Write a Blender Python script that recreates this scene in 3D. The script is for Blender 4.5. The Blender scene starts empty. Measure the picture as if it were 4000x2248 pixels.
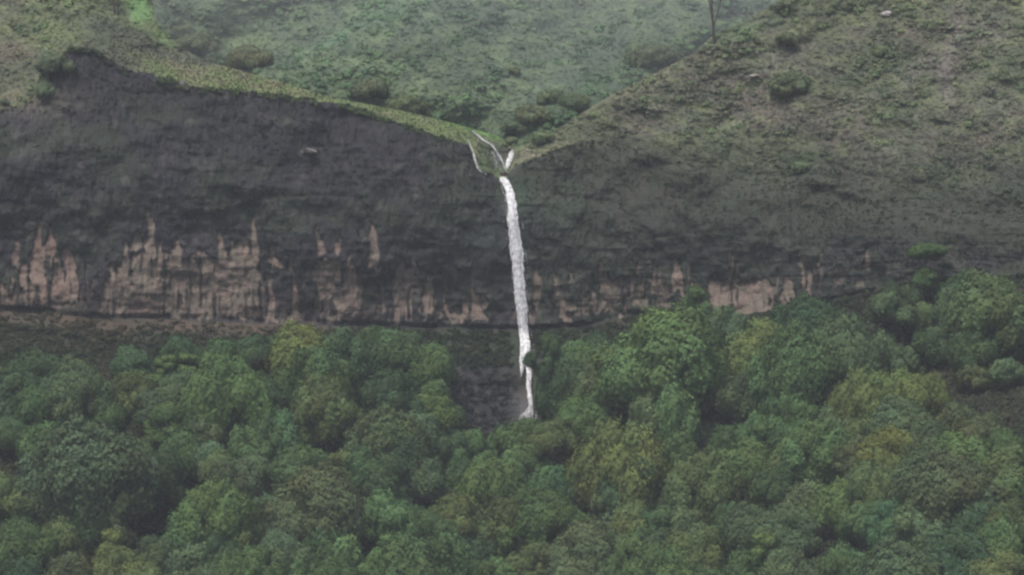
import bpy, math, time
import numpy as np
T0 = time.time()
R = math.radians
scene = bpy.context.scene
C = scene.collection

# ------------------------------------------------------------------ camera, sky, sun, exposure
K = 6.4e-5                       # tangent per photograph pixel (4000 px wide frame)
cam_d = bpy.data.cameras.new('camera')
cam_d.sensor_width = 36.0
cam_d.lens = 18.0 / (2000 * K)
cam_d.clip_start = 1.0
cam_d.clip_end = 6000
cam = bpy.data.objects.new('camera', cam_d)
cam.rotation_euler = (R(90), 0, 0)
C.objects.link(cam)
scene.camera = cam

SUN_EL, SUN_AZ = R(62), R(205)   # behind the camera, high: light coming through cloud
w = bpy.data.worlds.new('World')
scene.world = w
w.use_nodes = True
nt = w.node_tree
bg = nt.nodes['Background']
sky = nt.nodes.new('ShaderNodeTexSky')
sky.sky_type = 'NISHITA'
sky.sun_disc = False
sky.sun_elevation = SUN_EL
sky.sun_rotation = SUN_AZ
sky.air_density = 1.0
sky.dust_density = 4.0
sky.ozone_density = 1.0
nt.links.new(sky.outputs[0], bg.inputs[0])
bg.inputs[1].default_value = 0.075
sd = bpy.data.lights.new('sun', 'SUN')
sd.energy = 1.5
sd.angle = R(16)
sd.color = (1.0, 0.96, 0.9)
sun = bpy.data.objects.new('sun', sd)
sx, sy, sz = math.sin(SUN_AZ) * math.cos(SUN_EL), math.cos(SUN_AZ) * math.cos(SUN_EL), math.sin(SUN_EL)
sun.rotation_euler = (math.pi / 2 - SUN_EL, 0, math.pi - SUN_AZ)
C.objects.link(sun)
scene.view_settings.view_transform = 'Standard'
scene.view_settings.look = 'None'
scene.view_settings.exposure = 1.15
scene.view_settings.gamma = 1.0
scene.view_settings.use_curve_mapping = False
HAZE_DENSITY = 0.00008
cy = scene.cycles
cy.max_bounces = 5
cy.diffuse_bounces = 3
cy.transmission_bounces = 3
cy.volume_bounces = 0
cy.transparent_max_bounces = 24
cy.filter_width = 2.5
cy.use_denoising = True
cy.use_adaptive_sampling = False

# ------------------------------------------------------------------ helpers
rng = np.random.default_rng(11)


def hash2(ix, iy, seed):
    h = (ix.astype(np.int64) * 374761393 + iy.astype(np.int64) * 668265263 + seed * 974634777) & 0xFFFFFFFF
    h = ((h ^ (h >> 13)) * 1274126177) & 0xFFFFFFFF
    h = h ^ (h >> 16)
    return (h & 0xFFFFFF).astype(np.float32) / float(0xFFFFFF)


def vnoise(x, y, seed=0):
    x = np.asarray(x, np.float32); y = np.asarray(y, np.float32)
    ix = np.floor(x).astype(np.int32); iy = np.floor(y).astype(np.int32)
    fx = x - ix; fy = y - iy
    fx = fx * fx * (3 - 2 * fx); fy = fy * fy * (3 - 2 * fy)
    a = hash2(ix, iy, seed); b = hash2(ix + 1, iy, seed)
    c = hash2(ix, iy + 1, seed); d = hash2(ix + 1, iy + 1, seed)
    return (a + (b - a) * fx) * (1 - fy) + (c + (d - c) * fx) * fy - 0.5      # -0.5 .. 0.5


def fbm(x, y, octv=4, seed=0, gain=0.55):
    s = 0; amp = 1.0; tot = 0
    for o in range(octv):
        ca, sa = math.cos(0.6 * o), math.sin(0.6 * o)
        s = s + amp * vnoise((x * ca - y * sa) * 2 ** o + 17.3 * o, (x * sa + y * ca) * 2 ** o - 9.1 * o, seed + o)
        tot += amp; amp *= gain
    return s / tot * 1.6


def sstep(a, b, x):
    t = np.clip((x - a) / (b - a), 0, 1)
    return t * t * (3 - 2 * t)


def lerp(a, b, t):
    return a + (b - a) * t


def mixc(c0, c1, t):
    t = np.asarray(t)[..., None]
    return np.asarray(c0) * (1 - t) + np.asarray(c1) * t


def poly(u, pts):
    p = np.array(pts, float)
    return np.interp(u, p[:, 0], p[:, 1])


# ------------------------------------------------------------------ materials
def mat_attr(name, rough=0.9, bump=0.0, bscale=1.0, vscale=0.6, vamp=0.25, translucent=0.0, objcol=False, tint=False):
    m = bpy.data.materials.new(name)
    m.use_nodes = True
    t = m.node_tree; n = t.nodes; L = t.links
    for x in list(n): n.remove(x)
    out = n.new('ShaderNodeOutputMaterial')
    at = n.new('ShaderNodeAttribute'); at.attribute_name = 'Col'
    col = at.outputs['Color']
    if objcol or tint:
        if tint:
            oi = n.new('ShaderNodeAttribute'); oi.attribute_type = 'INSTANCER'; oi.attribute_name = 'tint'
        else:
            oi = n.new('ShaderNodeObjectInfo')
        mu = n.new('ShaderNodeMix'); mu.data_type = 'RGBA'; mu.blend_type = 'MULTIPLY'
        mu.inputs[0].default_value = 1.0
        L.new(oi.outputs['Color'], mu.inputs[6]); L.new(col, mu.inputs[7])
        col = mu.outputs[2]
    if vamp > 0:
        tc = n.new('ShaderNodeTexCoord')
        nz = n.new('ShaderNodeTexNoise'); nz.inputs['Scale'].default_value = vscale
        nz.inputs['Detail'].default_value = 4; nz.inputs['Roughness'].default_value = 0.65
        L.new(tc.outputs['Object'], nz.inputs['Vector'])
        mr = n.new('ShaderNodeMapRange')
        mr.inputs[1].default_value = 0.25; mr.inputs[2].default_value = 0.75
        mr.inputs[3].default_value = 1 - vamp; mr.inputs[4].default_value = 1 + vamp
        L.new(nz.outputs[0], mr.inputs[0])
        mm = n.new('ShaderNodeMix'); mm.data_type = 'RGBA'; mm.blend_type = 'MULTIPLY'
        mm.inputs[0].default_value = 1.0
        L.new(col, mm.inputs[6]); L.new(mr.outputs[0], mm.inputs[7])
        col = mm.outputs[2]
    bs = n.new('ShaderNodeBsdfPrincipled')
    bs.inputs['Roughness'].default_value = rough
    bs.inputs['Specular IOR Level'].default_value = 0.12 if translucent > 0 else 0.25
    L.new(col, bs.inputs['Base Color'])
    if bump > 0:
        tc2 = n.new('ShaderNodeTexCoord')
        nb = n.new('ShaderNodeTexNoise'); nb.inputs['Scale'].default_value = bscale
        nb.inputs['Detail'].default_value = 5
        L.new(tc2.outputs['Object'], nb.inputs['Vector'])
        bp = n.new('ShaderNodeBump'); bp.inputs['Strength'].default_value = bump
        bp.inputs['Distance'].default_value = 0.5
        L.new(nb.outputs[0], bp.inputs['Height'])
        L.new(bp.outputs[0], bs.inputs['Normal'])
    res = bs.outputs[0]
    if translucent > 0:
        tr = n.new('ShaderNodeBsdfTranslucent')
        L.new(col, tr.inputs[0])
        mx = n.new('ShaderNodeMixShader'); mx.inputs[0].default_value = translucent
        L.new(res, mx.inputs[1]); L.new(tr.outputs[0], mx.inputs[2])
        res = mx.outputs[0]
    L.new(res, out.inputs[0])
    return m


M_CLIFF = mat_attr('cliff_rock', 0.8, 0.7, 1.3, 0.9, 0.3)
M_GROUND = mat_attr('hill_ground', 0.95, 0.3, 1.2, 0.8, 0.25)
M_SCRUB = mat_attr('scrub_leaves', 0.8, 0, 1, 0.5, 0.0, translucent=0.2, tint=True)
M_LEAF = mat_attr('tree_leaves', 0.7, 0, 1, 0.35, 0.18, translucent=0.3, objcol=True)
M_BARK = mat_attr('bark', 0.9, 0.5, 4, 2.0, 0.3)
M_WATER = mat_attr('falling_water', 0.35, 0.0, 2.5, 1.2, 0.06)
_t = M_WATER.node_tree
_o = next(x for x in _t.nodes if x.type == 'OUTPUT_MATERIAL'); _b = next(x for x in _t.nodes if x.type == 'BSDF_PRINCIPLED')
_tr = _t.nodes.new('ShaderNodeBsdfTransparent'); _mx = _t.nodes.new('ShaderNodeMixShader')
_nz = _t.nodes.new('ShaderNodeTexNoise'); _nz.inputs['Scale'].default_value = .9; _nz.inputs['Detail'].default_value = 4
_tc = _t.nodes.new('ShaderNodeTexCoord'); _mr = _t.nodes.new('ShaderNodeMapRange')
_mr.inputs[1].default_value = .3; _mr.inputs[2].default_value = .65; _mr.inputs[3].default_value = .16; _mr.inputs[4].default_value = .8
_t.links.new(_tc.outputs['Object'], _nz.inputs['Vector']); _t.links.new(_nz.outputs[0], _mr.inputs[0]); _t.links.new(_mr.outputs[0], _mx.inputs[0])
_t.links.new(_tr.outputs[0], _mx.inputs[1]); _t.links.new(_b.outputs[0], _mx.inputs[2]); _t.links.new(_mx.outputs[0], _o.inputs[0])
M_ROCK = mat_attr('loose_rock', 0.85, 0.6, 2.0, 1.5, 0.25)


# ------------------------------------------------------------------ mesh building
def make_mesh(name, verts, quads=None, tris=None, col=None, mat=None, smooth=True):
    me = bpy.data.meshes.new(name)
    verts = np.asarray(verts, np.float32).reshape(-1, 3)
    lv = []; starts = []; tots = []; pos = 0
    for f, k in ((quads, 4), (tris, 3)):
        if f is not None and len(f):
            f = np.asarray(f, np.int32).reshape(-1, k)
            lv.append(f.ravel())
            starts.append(pos + np.arange(len(f), dtype=np.int32) * k)
            pos += f.size
    lv = np.concatenate(lv); starts = np.concatenate(starts)
    me.vertices.add(len(verts)); me.vertices.foreach_set('co', verts.ravel())
    me.loops.add(len(lv)); me.loops.foreach_set('vertex_index', lv)
    me.polygons.add(len(starts)); me.polygons.foreach_set('loop_start', starts)
    if smooth:
        me.polygons.foreach_set('use_smooth', np.ones(len(starts), bool))
    if col is not None:
        a = me.color_attributes.new('Col', 'FLOAT_COLOR', 'POINT')
        c4 = np.ones((len(verts), 4), np.float32)
        c4[:, :3] = np.clip(np.asarray(col).reshape(-1, 3), 0.002, 0.95)
        a.data.foreach_set('color', c4.ravel())
    me.update(calc_edges=True)
    me.validate()
    if mat: me.materials.append(mat)
    return me


def grid_quads(nr, nc):
    i = np.arange(nr * nc, dtype=np.int32).reshape(nr, nc)
    return np.stack([i[:-1, :-1], i[:-1, 1:], i[1:, 1:], i[1:, :-1]], -1).reshape(-1, 4)


def link(name, me, parent=None, kind=None, label=None, cat=None, group=None, loc=None):
    o = bpy.data.objects.new(name, me)
    C.objects.link(o)
    if parent is not None: o.parent = parent
    if loc is not None: o.location = loc
    if kind: o['kind'] = kind
    if label: o['label'] = label
    if cat: o['category'] = cat
    if group: o['group'] = group
    return o


def cards(cent, nrm, size, aspect=1.0, up=None):
    """diamond leaf cards: centres, normals, half sizes -> verts (4N,3)"""
    n = nrm / (np.linalg.norm(nrm, axis=1, keepdims=True) + 1e-9)
    r = rng.normal(size=n.shape) if up is None else up
    t = np.cross(n, r); t /= (np.linalg.norm(t, axis=1, keepdims=True) + 1e-9)
    b = np.cross(n, t)
    s = size[:, None]
    dish = n * s * 0.18
    v = np.stack([cent + t * s - dish, cent + b * s * aspect, cent - t * s - dish, cent - b * s * aspect], 1)
    return v.reshape(-1, 3)


PROTO = {}


def proto(kind):
    """small plants that the ground cover is sown from"""
    if kind in PROTO: return PROTO[kind]
    coll = bpy.data.collections.new(kind)
    for k in range(5):
        r = np.random.default_rng(900 + k + len(kind))
        if kind == 'tuft':
            n = 26
            a = r.uniform(0, 6.283, n); lean = r.uniform(.1, .7, n)
            d = np.stack([np.cos(a) * lean, np.sin(a) * lean, np.ones(n)], -1)
            pos = d * .5 * r.uniform(.6, 1.1, (n, 1)); t = np.stack([-np.sin(a), np.cos(a), 0 * a], -1)
            ln = d * .5; wv = t * .13
            v = np.stack([pos - ln * .9, pos + wv, pos + ln, pos - wv], 1).reshape(-1, 3)
        else:
            n = 60 if kind == 'bush' else 34
            d = r.normal(size=(n, 3)); d[:, 2] = np.abs(d[:, 2]) * 1.1 - .1; d /= np.linalg.norm(d, axis=1, keepdims=True)
            lump = 1 + .3 * np.sin(d[:, 0] * 4 + k) * np.sin(d[:, 1] * 4 + 2 * k)
            pos = d * (lump * r.uniform(.8, 1.02, n))[:, None] * np.array([1, 1, .75])
            v = cards(pos, d + r.normal(size=d.shape) * .2 + np.array([0, 0, .3]), r.uniform(.17, .36, n) * (1 if kind == 'bush' else 1.25), .8)
        c = np.repeat(np.ones((n, 3)) * r.uniform(.86, 1.14, (n, 1)), 4, 0) * .7
        me = make_mesh(kind, v, np.arange(len(v)).reshape(-1, 4), None, c, M_SCRUB, smooth=False)
        coll.objects.link(bpy.data.objects.new(kind, me))
    PROTO[kind] = coll
    return coll


def sow(name, cen, rad, col, kind, label, lean=.2, var=.1):
    N = len(cen)
    me = bpy.data.meshes.new(name)
    me.vertices.add(N); me.vertices.foreach_set('co', np.asarray(cen, np.float32).ravel())
    a = me.attributes.new('rad', 'FLOAT_VECTOR', 'POINT')
    sc = np.stack([rad, rad, rad * rng.uniform(.7, 1.25, N) * (.7 if kind == 'herb' else 1.0)], -1).astype(np.float32); a.data.foreach_set('vector', sc.ravel())
    a = me.attributes.new('turn', 'FLOAT_VECTOR', 'POINT')
    rt_ = np.stack([rng.uniform(-lean, lean, N) + lean, rng.uniform(-lean, lean, N), rng.uniform(0, 6.283, N)], -1).astype(np.float32); a.data.foreach_set('vector', rt_.ravel())
    a = me.attributes.new('tint', 'FLOAT_COLOR', 'POINT')
    c4 = np.ones((N, 4), np.float32); c4[:, :3] = np.clip(col * (1 + rng.uniform(-var, var, (N, 1))) / .7, .002, .9); a.data.foreach_set('color', c4.ravel())
    me.update()
    o = link(name, me, kind='stuff', label=label)
    ng = bpy.data.node_groups.new(name, 'GeometryNodeTree')
    ng.interface.new_socket('Geometry', in_out='INPUT', socket_type='NodeSocketGeometry')
    ng.interface.new_socket('Geometry', in_out='OUTPUT', socket_type='NodeSocketGeometry')
    n = ng.nodes; L = ng.links
    gi = n.new('NodeGroupInput'); go = n.new('NodeGroupOutput')
    mp = n.new('GeometryNodeMeshToPoints'); mp.inputs['Radius'].default_value = .01
    ip = n.new('GeometryNodeInstanceOnPoints')
    ci = n.new('GeometryNodeCollectionInfo'); ci.inputs['Collection'].default_value = proto(kind)
    ci.inputs['Separate Children'].default_value = True; ci.inputs['Reset Children'].default_value = True
    ip.inputs['Pick Instance'].default_value = True
    nr = n.new('GeometryNodeInputNamedAttribute'); nr.data_type = 'FLOAT_VECTOR'; nr.inputs['Name'].default_value = 'rad'
    nu = n.new('GeometryNodeInputNamedAttribute'); nu.data_type = 'FLOAT_VECTOR'; nu.inputs['Name'].default_value = 'turn'
    L.new(gi.outputs[0], mp.inputs['Mesh']); L.new(mp.outputs[0], ip.inputs['Points'])
    L.new(ci.outputs[0], ip.inputs['Instance'])
    L.new(nr.outputs['Attribute'], ip.inputs['Scale']); L.new(nu.outputs['Attribute'], ip.inputs['Rotation'])
    L.new(ip.outputs[0], go.inputs[0])
    o.modifiers.new('sow', 'NODES').node_group = ng
    return o


# ------------------------------------------------------------------ the lie of the land
# control lines, given along the photograph's width and turned into metres at real depths below
def LIP(u):      # edge of the cliff
    u = np.asarray(u, float)
    calm = 1 - .85 * np.exp(-((u - 1930) / 130) ** 4)
    return calm * (19 * fbm(u / 48, u * 0, 4, 201) + 22 * fbm(u / 260, u * 0 + 5, 2, 203) * sstep(2050, 2300, u)) + poly(u, [(-900, 700), (-100, 450), (60, 425), (130, 390), (200, 290), (275, 185), (320, 190), (430, 232),
                    (520, 280), (640, 300), (720, 328), (800, 345), (880, 350), (1100, 372), (1240, 388), (1400, 420), (1600, 490), (1750, 540),
                    (1825, 568), (1845, 605), (1868, 662), (1935, 690), (1955, 697), (1978, 697), (1992, 668), (2012, 650),
                    (2045, 634), (2160, 590), (2300, 552), (2430, 556), (2560, 615), (2750, 660), (2950, 690), (3300, 760), (3700, 830), (4900, 980)])


def BASE(u):     # foot of the cliff
    return poly(u, [(-900, 1190), (0, 1212), (180, 1222), (360, 1244), (560, 1247), (800, 1255), (1000, 1266), (1400, 1280), (1800, 1288), (2080, 1290),
                    (2300, 1276), (2450, 1236), (2700, 1222), (2900, 1230), (3100, 1200), (3400, 1140), (3700, 1090), (4900, 1000)])


def RIM(u):      # skyline of the near land against the hill behind
    return poly(u, [(-900, -900), (100, -420), (330, -250), (500, -130), (570, -50), (600, 20), (618, 95), (655, 135), (712, 188), (800, 238),
                    (1000, 292), (1300, 382), (1600, 440), (1800, 490), (1950, 536), (2005, 572), (2030, 575), (2100, 548), (2200, 492), (2300, 425),
                    (2400, 365), (2500, 318), (2620, 255), (2700, 215), (2790, 135), (2870, 100), (2950, 60), (3050, 0), (3300, -150), (4900, -950)])


US = np.arange(-900, 4901, 5.0)
VS = np.arange(-1000, 3201, 4.0)
UU, VV = np.meshgrid(US, VS)              # rows v, cols u
XM, ZM = UU * 0.064, VV * 0.064           # about metres
lip = LIP(US)[None, :]; base = BASE(US)[None, :]; rim = RIM(US)[None, :]


def rate(theta): return 0.064 / math.tan(R(theta))


rt = np.full(UU.shape, rate(33))
bench = (VV > base) & (VV < base + 190)
rt[bench] = rate(46)
step = np.exp(-((UU - 1900) / 190) ** 4) * sstep(1415, 1450, VV) * (1 - sstep(1640, 1700, VV))
rt = lerp(rt, rate(74), step)
inc = (VV <= base) & (VV >= lip)
rt[inc] = rate(77)
low = inc & (VV > base - 260)
rt[low] = rate(86)
abv = VV < lip
left = UU < 2000
rt = np.where(abv & left, rate(27), rt)
rt = np.where(abv & left & (VV < lip - 110) & (UU < 760), rate(38), rt)
rt = np.where(abv & ~left, rate(43), rt)
rt = np.where(abv & ~left & (VV > lip - 60) & (UU < 2500), rate(34), rt)
rt = np.where((UU > 2500) & inc & (VV < lip + 250), rate(63) + (rate(76) - rate(63)) * (1 - sstep(3100, 3900, UU)), rt)
mound = np.exp(-((UU - 1915) / 70) ** 4) * (VV < 700) * (VV > 560)
rt = lerp(rt, rate(66), mound)


def blur(a, k, ax):
    ker = np.ones(k) / k
    pad = [(0, 0), (0, 0)]; pad[ax] = (k // 2, k // 2)
    b = np.pad(a, pad, mode='edge')
    c = np.cumsum(b, axis=ax)
    z = np.zeros_like(np.take(c, [0], axis=ax))
    c = np.concatenate([z, c], axis=ax)
    n = a.shape[ax]
    return (np.take(c, range(k, k + n), axis=ax) - np.take(c, range(0, n), axis=ax)) / k


rt = blur(rt, 5, 0); rt = blur(rt, 7, 1)
cum = np.cumsum(rt[::-1], axis=0)[::-1] * 4.0       # grows upward
bi = ((base - VS[0]) / 4.0).astype(int)[0]
c0 = cum[bi, np.arange(len(US))][None, :]
Y0 = poly(US, [(-900, 962), (0, 974), (700, 980), (1400, 986), (2000, 992), (2400, 988), (2900, 976), (3400, 960), (4000, 940), (4900, 905)])[None, :]
YF = Y0 + cum - c0
YF = blur(blur(YF, 9, 1), 9, 1)
# relief
cliffm = blur(inc.astype(float), 9, 0)
slope_up = blur((VV < lip).astype(float), 9, 0)
ns = 1.7
relief = 4.5 * fbm(XM / 26, ZM / 20, 3, 3) + 1.9 * fbm(XM / 7, ZM / 6, 3, 7) + 0.75 * fbm(XM / 2.2, ZM / 2.6, 3, 9)
relief_s = 7.0 * fbm(XM / 30, ZM * ns / 30, 3, 21) + 2.4 * fbm((XM + ZM) / 9, (ZM - XM * .4) * ns / 6, 3, 23) + 0.8 * fbm(XM / 2.5, ZM * ns / 2.5, 2, 25)
ra, rb = XM * .82 - ZM * .57, XM * .57 + ZM * .82
YF = YF + 10.0 * fbm(ra / 52, rb / 14, 3, 27) * sstep(2060, 2300, UU) * (1 - sstep(640, 950, VV))
edge_calm = 1 - 0.75 * np.exp(-((UU - 2000) / 160) ** 2) * (VV < 760)
YF = YF + (cliffm * relief + (1 - cliffm) * relief_s * (0.5 + 0.5 * slope_up)) * edge_calm
strata = fbm(XM / 7, ZM / .85, 3, 161)
YF -= cliffm * (.34 * np.abs(strata) + .26 * sstep(.05, .16, fbm(XM / 16, ZM / 2.2, 2, 163))) * (0.6 + .4 * sstep(-.2, .2, fbm(XM / 20, ZM / 12, 2, 165)))
# upper cliff hangs forward over the paler rock below, and a groove is worn along its foot
tt = np.clip((base - VV) / np.maximum(base - lip, 1), 0, 1)
YF -= 2.6 * np.exp(-((tt - 0.62) / 0.24) ** 2) * cliffm * (1 - sstep(2700, 3200, UU) * 0.6)
groove = np.exp(-((VV - base + 7) / 10) ** 2) * 1.6 * np.clip(fbm(XM / 9, ZM / 40, 2, 31) + .1 + .25 * (UU < 800), 0, 1) * (1 - sstep(2500, 3000, UU))
YF += 1.5 * groove
YF += 0.7 * np.exp(-((VV - 775 - 14 * np.sin(UU / 90)) / 11) ** 2) * np.exp(-((UU - 2320) / 190) ** 4) + 0.35 * np.exp(-((VV - 930 - 10 * np.sin(UU / 70)) / 12) ** 2) * np.exp(-((UU - 2900) / 300) ** 4)
step2 = np.exp(-((VV - 1508) / 9) ** 2) * np.exp(-((UU - 1890) / 150) ** 4)
YF += 1.4 * step2
# furrow between left hill and the grass ledge
furrow = np.exp(-((VV - (lip - 95 - 0.0 * UU)) / 40) ** 2) * (UU < 760) * sstep(260, 420, UU)
YF += 0.0 * furrow


def bil(A, u, v):
    fu = np.clip((np.asarray(u, float) - US[0]) / 5.0, 0, len(US) - 1.001)
    fv = np.clip((np.asarray(v, float) - VS[0]) / 4.0, 0, len(VS) - 1.001)
    iu = fu.astype(int); iv = fv.astype(int); a = fu - iu; b = fv - iv
    return (A[iv, iu] * (1 - a) + A[iv, iu + 1] * a) * (1 - b) + (A[iv + 1, iu] * (1 - a) + A[iv + 1, iu + 1] * a) * b


def place(u, v, Y):
    return np.stack([K * (u - 2000) * Y, Y, K * (1124 - v) * Y], -1)


def P(u, v, off=0.0):
    u = np.asarray(u, float); v = np.asarray(v, float)
    return place(u, v, bil(YF, u, v) + off)


# hill behind the gully
US2 = US; VS2 = np.arange(-900, 901, 4.0)
U2, V2 = np.meshgrid(US2, VS2)
X2, Z2 = U2 * 0.070, V2 * 0.070
YB = 1085 + (700 - V2) * (0.070 / math.tan(R(31)))
YB = YB + 16 * fbm(X2 / 60, Z2 * 1.6 / 60, 2, 41) + 7 * fbm((X2 + Z2) / 22, (Z2 * 1.7 - .5 * X2) / 20, 3, 43) + 2.0 * fbm(X2 / 6, Z2 * 1.7 / 6, 3, 45)
YB += 26 * fbm((X2 * .82 - Z2 * .57) / 75, (X2 * .57 + Z2 * .82) / 17, 2, 47) + 10 * fbm(X2 / 30, Z2 / 15, 2, 49)
YB -= 12 * np.exp(-((U2 - 1000) / 190) ** 2 - ((V2 - 300) / 130) ** 2)
YB -= 14 * np.exp(-((U2 - 2150) / 170) ** 2 - ((V2 - 420) / 120) ** 2)
YB += 16 * np.exp(-((U2 - 690) / 70) ** 2 - ((V2 - 190) / 200) ** 2)


def bil2(u, v):
    fu = np.clip((np.asarray(u, float) - US2[0]) / 5.0, 0, len(US2) - 1.001)
    fv = np.clip((np.asarray(v, float) - VS2[0]) / 4.0, 0, len(VS2) - 1.001)
    iu = fu.astype(int); iv = fv.astype(int); a = fu - iu; b = fv - iv
    return (YB[iv, iu] * (1 - a) + YB[iv, iu + 1] * a) * (1 - b) + (YB[iv + 1, iu] * (1 - a) + YB[iv + 1, iu + 1] * a) * b


def PB(u, v): return place(np.asarray(u, float), np.asarray(v, float), bil2(u, v))


# ------------------------------------------------------------------ bare tan rock on the cliff (stains and clean faces, in crops of the cliff)
TAN = []


def tan(off, sc, rows):
    for r in rows:
        x0, y0, x1, y1, w0, w1, s = r
        TAN.append((off[0] + x0 / sc, off[1] + y0 / sc, off[0] + x1 / sc, off[1] + y1 / sc, w0 / sc / 2, w1 / sc / 2, s))


tan((0, 700), 1.84, [
    (120, 430, 112, 640, 20, 60, .8), (275, 275, 280, 520, 26, 90, 1), (365, 350, 372, 530, 18, 66, .9), (290, 480, 300, 880, 110, 430, 1),
    (490, 640, 500, 860, 60, 190, 1), (460, 510, 500, 650, 40, 130, .85), (20, 740, 30, 890, 40, 100, .8), (790, 250, 790, 360, 8, 24, .5),
    (970, 380, 970, 520, 24, 80, .8), (900, 430, 900, 550, 20, 64, .75), (1080, 200, 1068, 620, 22, 100, 1), (1080, 540, 1080, 640, 380, 470, .9),
    (960, 630, 960, 980, 380, 440, .62), (1270, 415, 1262, 610, 15, 90, .8), (1140, 450, 1150, 625, 15, 60, .85), (1570, 365, 1590, 570, 22, 100, .95),
    (1720, 440, 1720, 600, 130, 150, 1), (1830, 270, 1830, 600, 15, 74, .9), (1650, 560, 1640, 720, 330, 520, .7), (1450, 520, 1380, 640, 80, 280, .7),
    (1560, 640, 1580, 1000, 700, 760, .5), (1330, 640, 1300, 900, 240, 360, .5), (1640, 850, 1640, 910, 70, 60, 1), (1710, 770, 1700, 880, 110, 60, .9),
    (1110, 830, 1110, 950, 150, 180, .85), (1230, 920, 1230, 970, 60, 60, 1), (1400, 890, 1400, 1000, 80, 110, .9), (1715, 930, 1710, 1010, 50, 80, .95),
    (1100, 690, 1100, 820, 120, 150, .7), (1940, 440, 1950, 570, 18, 60, .85), (1950, 540, 1995, 640, 50, 80, 1), (2085, 535, 2080, 665, 14, 60, .8),
    (2110, 650, 2130, 1000, 20, 80, .75), (1945, 690, 1955, 1020, 20, 80, .8), (2270, 340, 2290, 545, 14, 64, .75), (2312, 380, 2306, 545, 10, 34, .7),
    (2420, 400, 2400, 530, 20, 64, .75), (2350, 575, 2345, 720, 170, 190, .95), (2330, 720, 2330, 850, 140, 120, .85), (2265, 820, 2262, 1000, 36, 40, .7),
    (2320, 820, 2310, 960, 34, 34, .7), (2390, 760, 2460, 940, 90, 90, .95), (2515, 530, 2520, 780, 10, 64, .8), (2550, 740, 2490, 920, 60, 110, .8), (2450, 900, 2440, 1010, 60, 40, .7),
    (800, 600, 780, 760, 40, 90, .5), (60, 840, 300, 940, 200, 640, .45), (1850, 880, 1850, 1020, 120, 260, .55), (2200, 960, 2200, 1030, 300, 500, .4)])
tan((1300, 700), 1.84, [
    (120, 520, 130, 730, 10, 62, .75), (145, 710, 150, 980, 50, 64, .7), (192, 640, 186, 920, 14, 20, .8), (297, 340, 290, 640, 15, 88, .95),
    (210, 420, 210, 490, 15, 30, .6), (500, 560, 500, 650, 20, 64, .75), (505, 640, 505, 770, 120, 120, .85), (590, 560, 600, 660, 15, 44, .7), (600, 640, 600, 820, 90, 70, .5),
    (495, 780, 450, 1020, 66, 50, .8), (690, 690, 680, 940, 14, 150, .65), (810, 660, 815, 810, 8, 14, .7), (680, 890, 690, 950, 130, 170, .7),
    (850, 930, 855, 1000, 90, 110, .85), (930, 950, 930, 1010, 60, 70, .9), (1040, 825, 1040, 1010, 50, 120, .95), (1090, 800, 1090, 920, 10, 30, .8),
    (970, 585, 972, 620, 20, 22, .6), (995, 680, 1000, 740, 40, 50, .45), (800, 1000, 800, 1040, 200, 250, .5), (820, 800, 820, 960, 18, 26, .7), (920, 870, 920, 960, 16, 30, .7),
    (1460, 690, 1475, 860, 15, 60, .5), (1420, 890, 1430, 1040, 40, 66, .6), (1575, 640, 1615, 770, 10, 60, .55), (1615, 750, 1690, 970, 40, 130, .55),
    (1690, 985, 1690, 1060, 70, 70, 1), (1700, 650, 1705, 750, 14, 40, .45), (1920, 600, 1965, 790, 36, 110, .5), (1990, 720, 1990, 910, 150, 180, .42),
    (1965, 880, 1965, 950, 70, 90, 1), (1890, 780, 1890, 950, 60, 110, .5), (2170, 600, 2180, 690, 18, 40, .6), (2252, 630, 2262, 810, 9, 16, .7), (2050, 960, 2060, 1010, 40, 40, .9),
    (2345, 590, 2362, 910, 18, 44, .55), (2380, 750, 2380, 940, 60, 130, .5), (2465, 565, 2515, 890, 26, 54, .95), (2200, 760, 2200, 930, 60, 120, .4)])
tan((2600, 700), 1.84, [
    (160, 600, 186, 770, 10, 22, .75), (545, 735, 545, 980, 460, 470, .92), (325, 740, 330, 960, 40, 60, 1), (875, 715, 905, 850, 24, 90, .9), (850, 830, 850, 960, 40, 90, .6),
    (1440, 500, 1447, 650, 15, 54, .6), (1395, 530, 1390, 600, 10, 24, .5), (1250, 640, 1235, 780, 90, 44, .42), (1590, 580, 1600, 670, 18, 34, .5),
    (1410, 690, 1410, 770, 50, 66, .55), (250, 740, 240, 820, 30, 30, .7), (560, 660, 565, 690, 30, 30, .8), (930, 860, 930, 960, 60, 70, .5)])


_r = np.random.default_rng(77)
for _ in range(110):
    _u = _r.uniform(40, 3250); _b = float(BASE(np.array([_u]))[0]); _y1 = _b - _r.uniform(8, 120); _L = _r.uniform(50, 210) * (1.0 if _u < 2050 else .75)
    TAN.append((_u, _y1 - _L, _u + _r.uniform(-8, 8), _y1, _r.uniform(2, 5), _r.uniform(4, 13), _r.uniform(.45, .85)))


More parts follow.
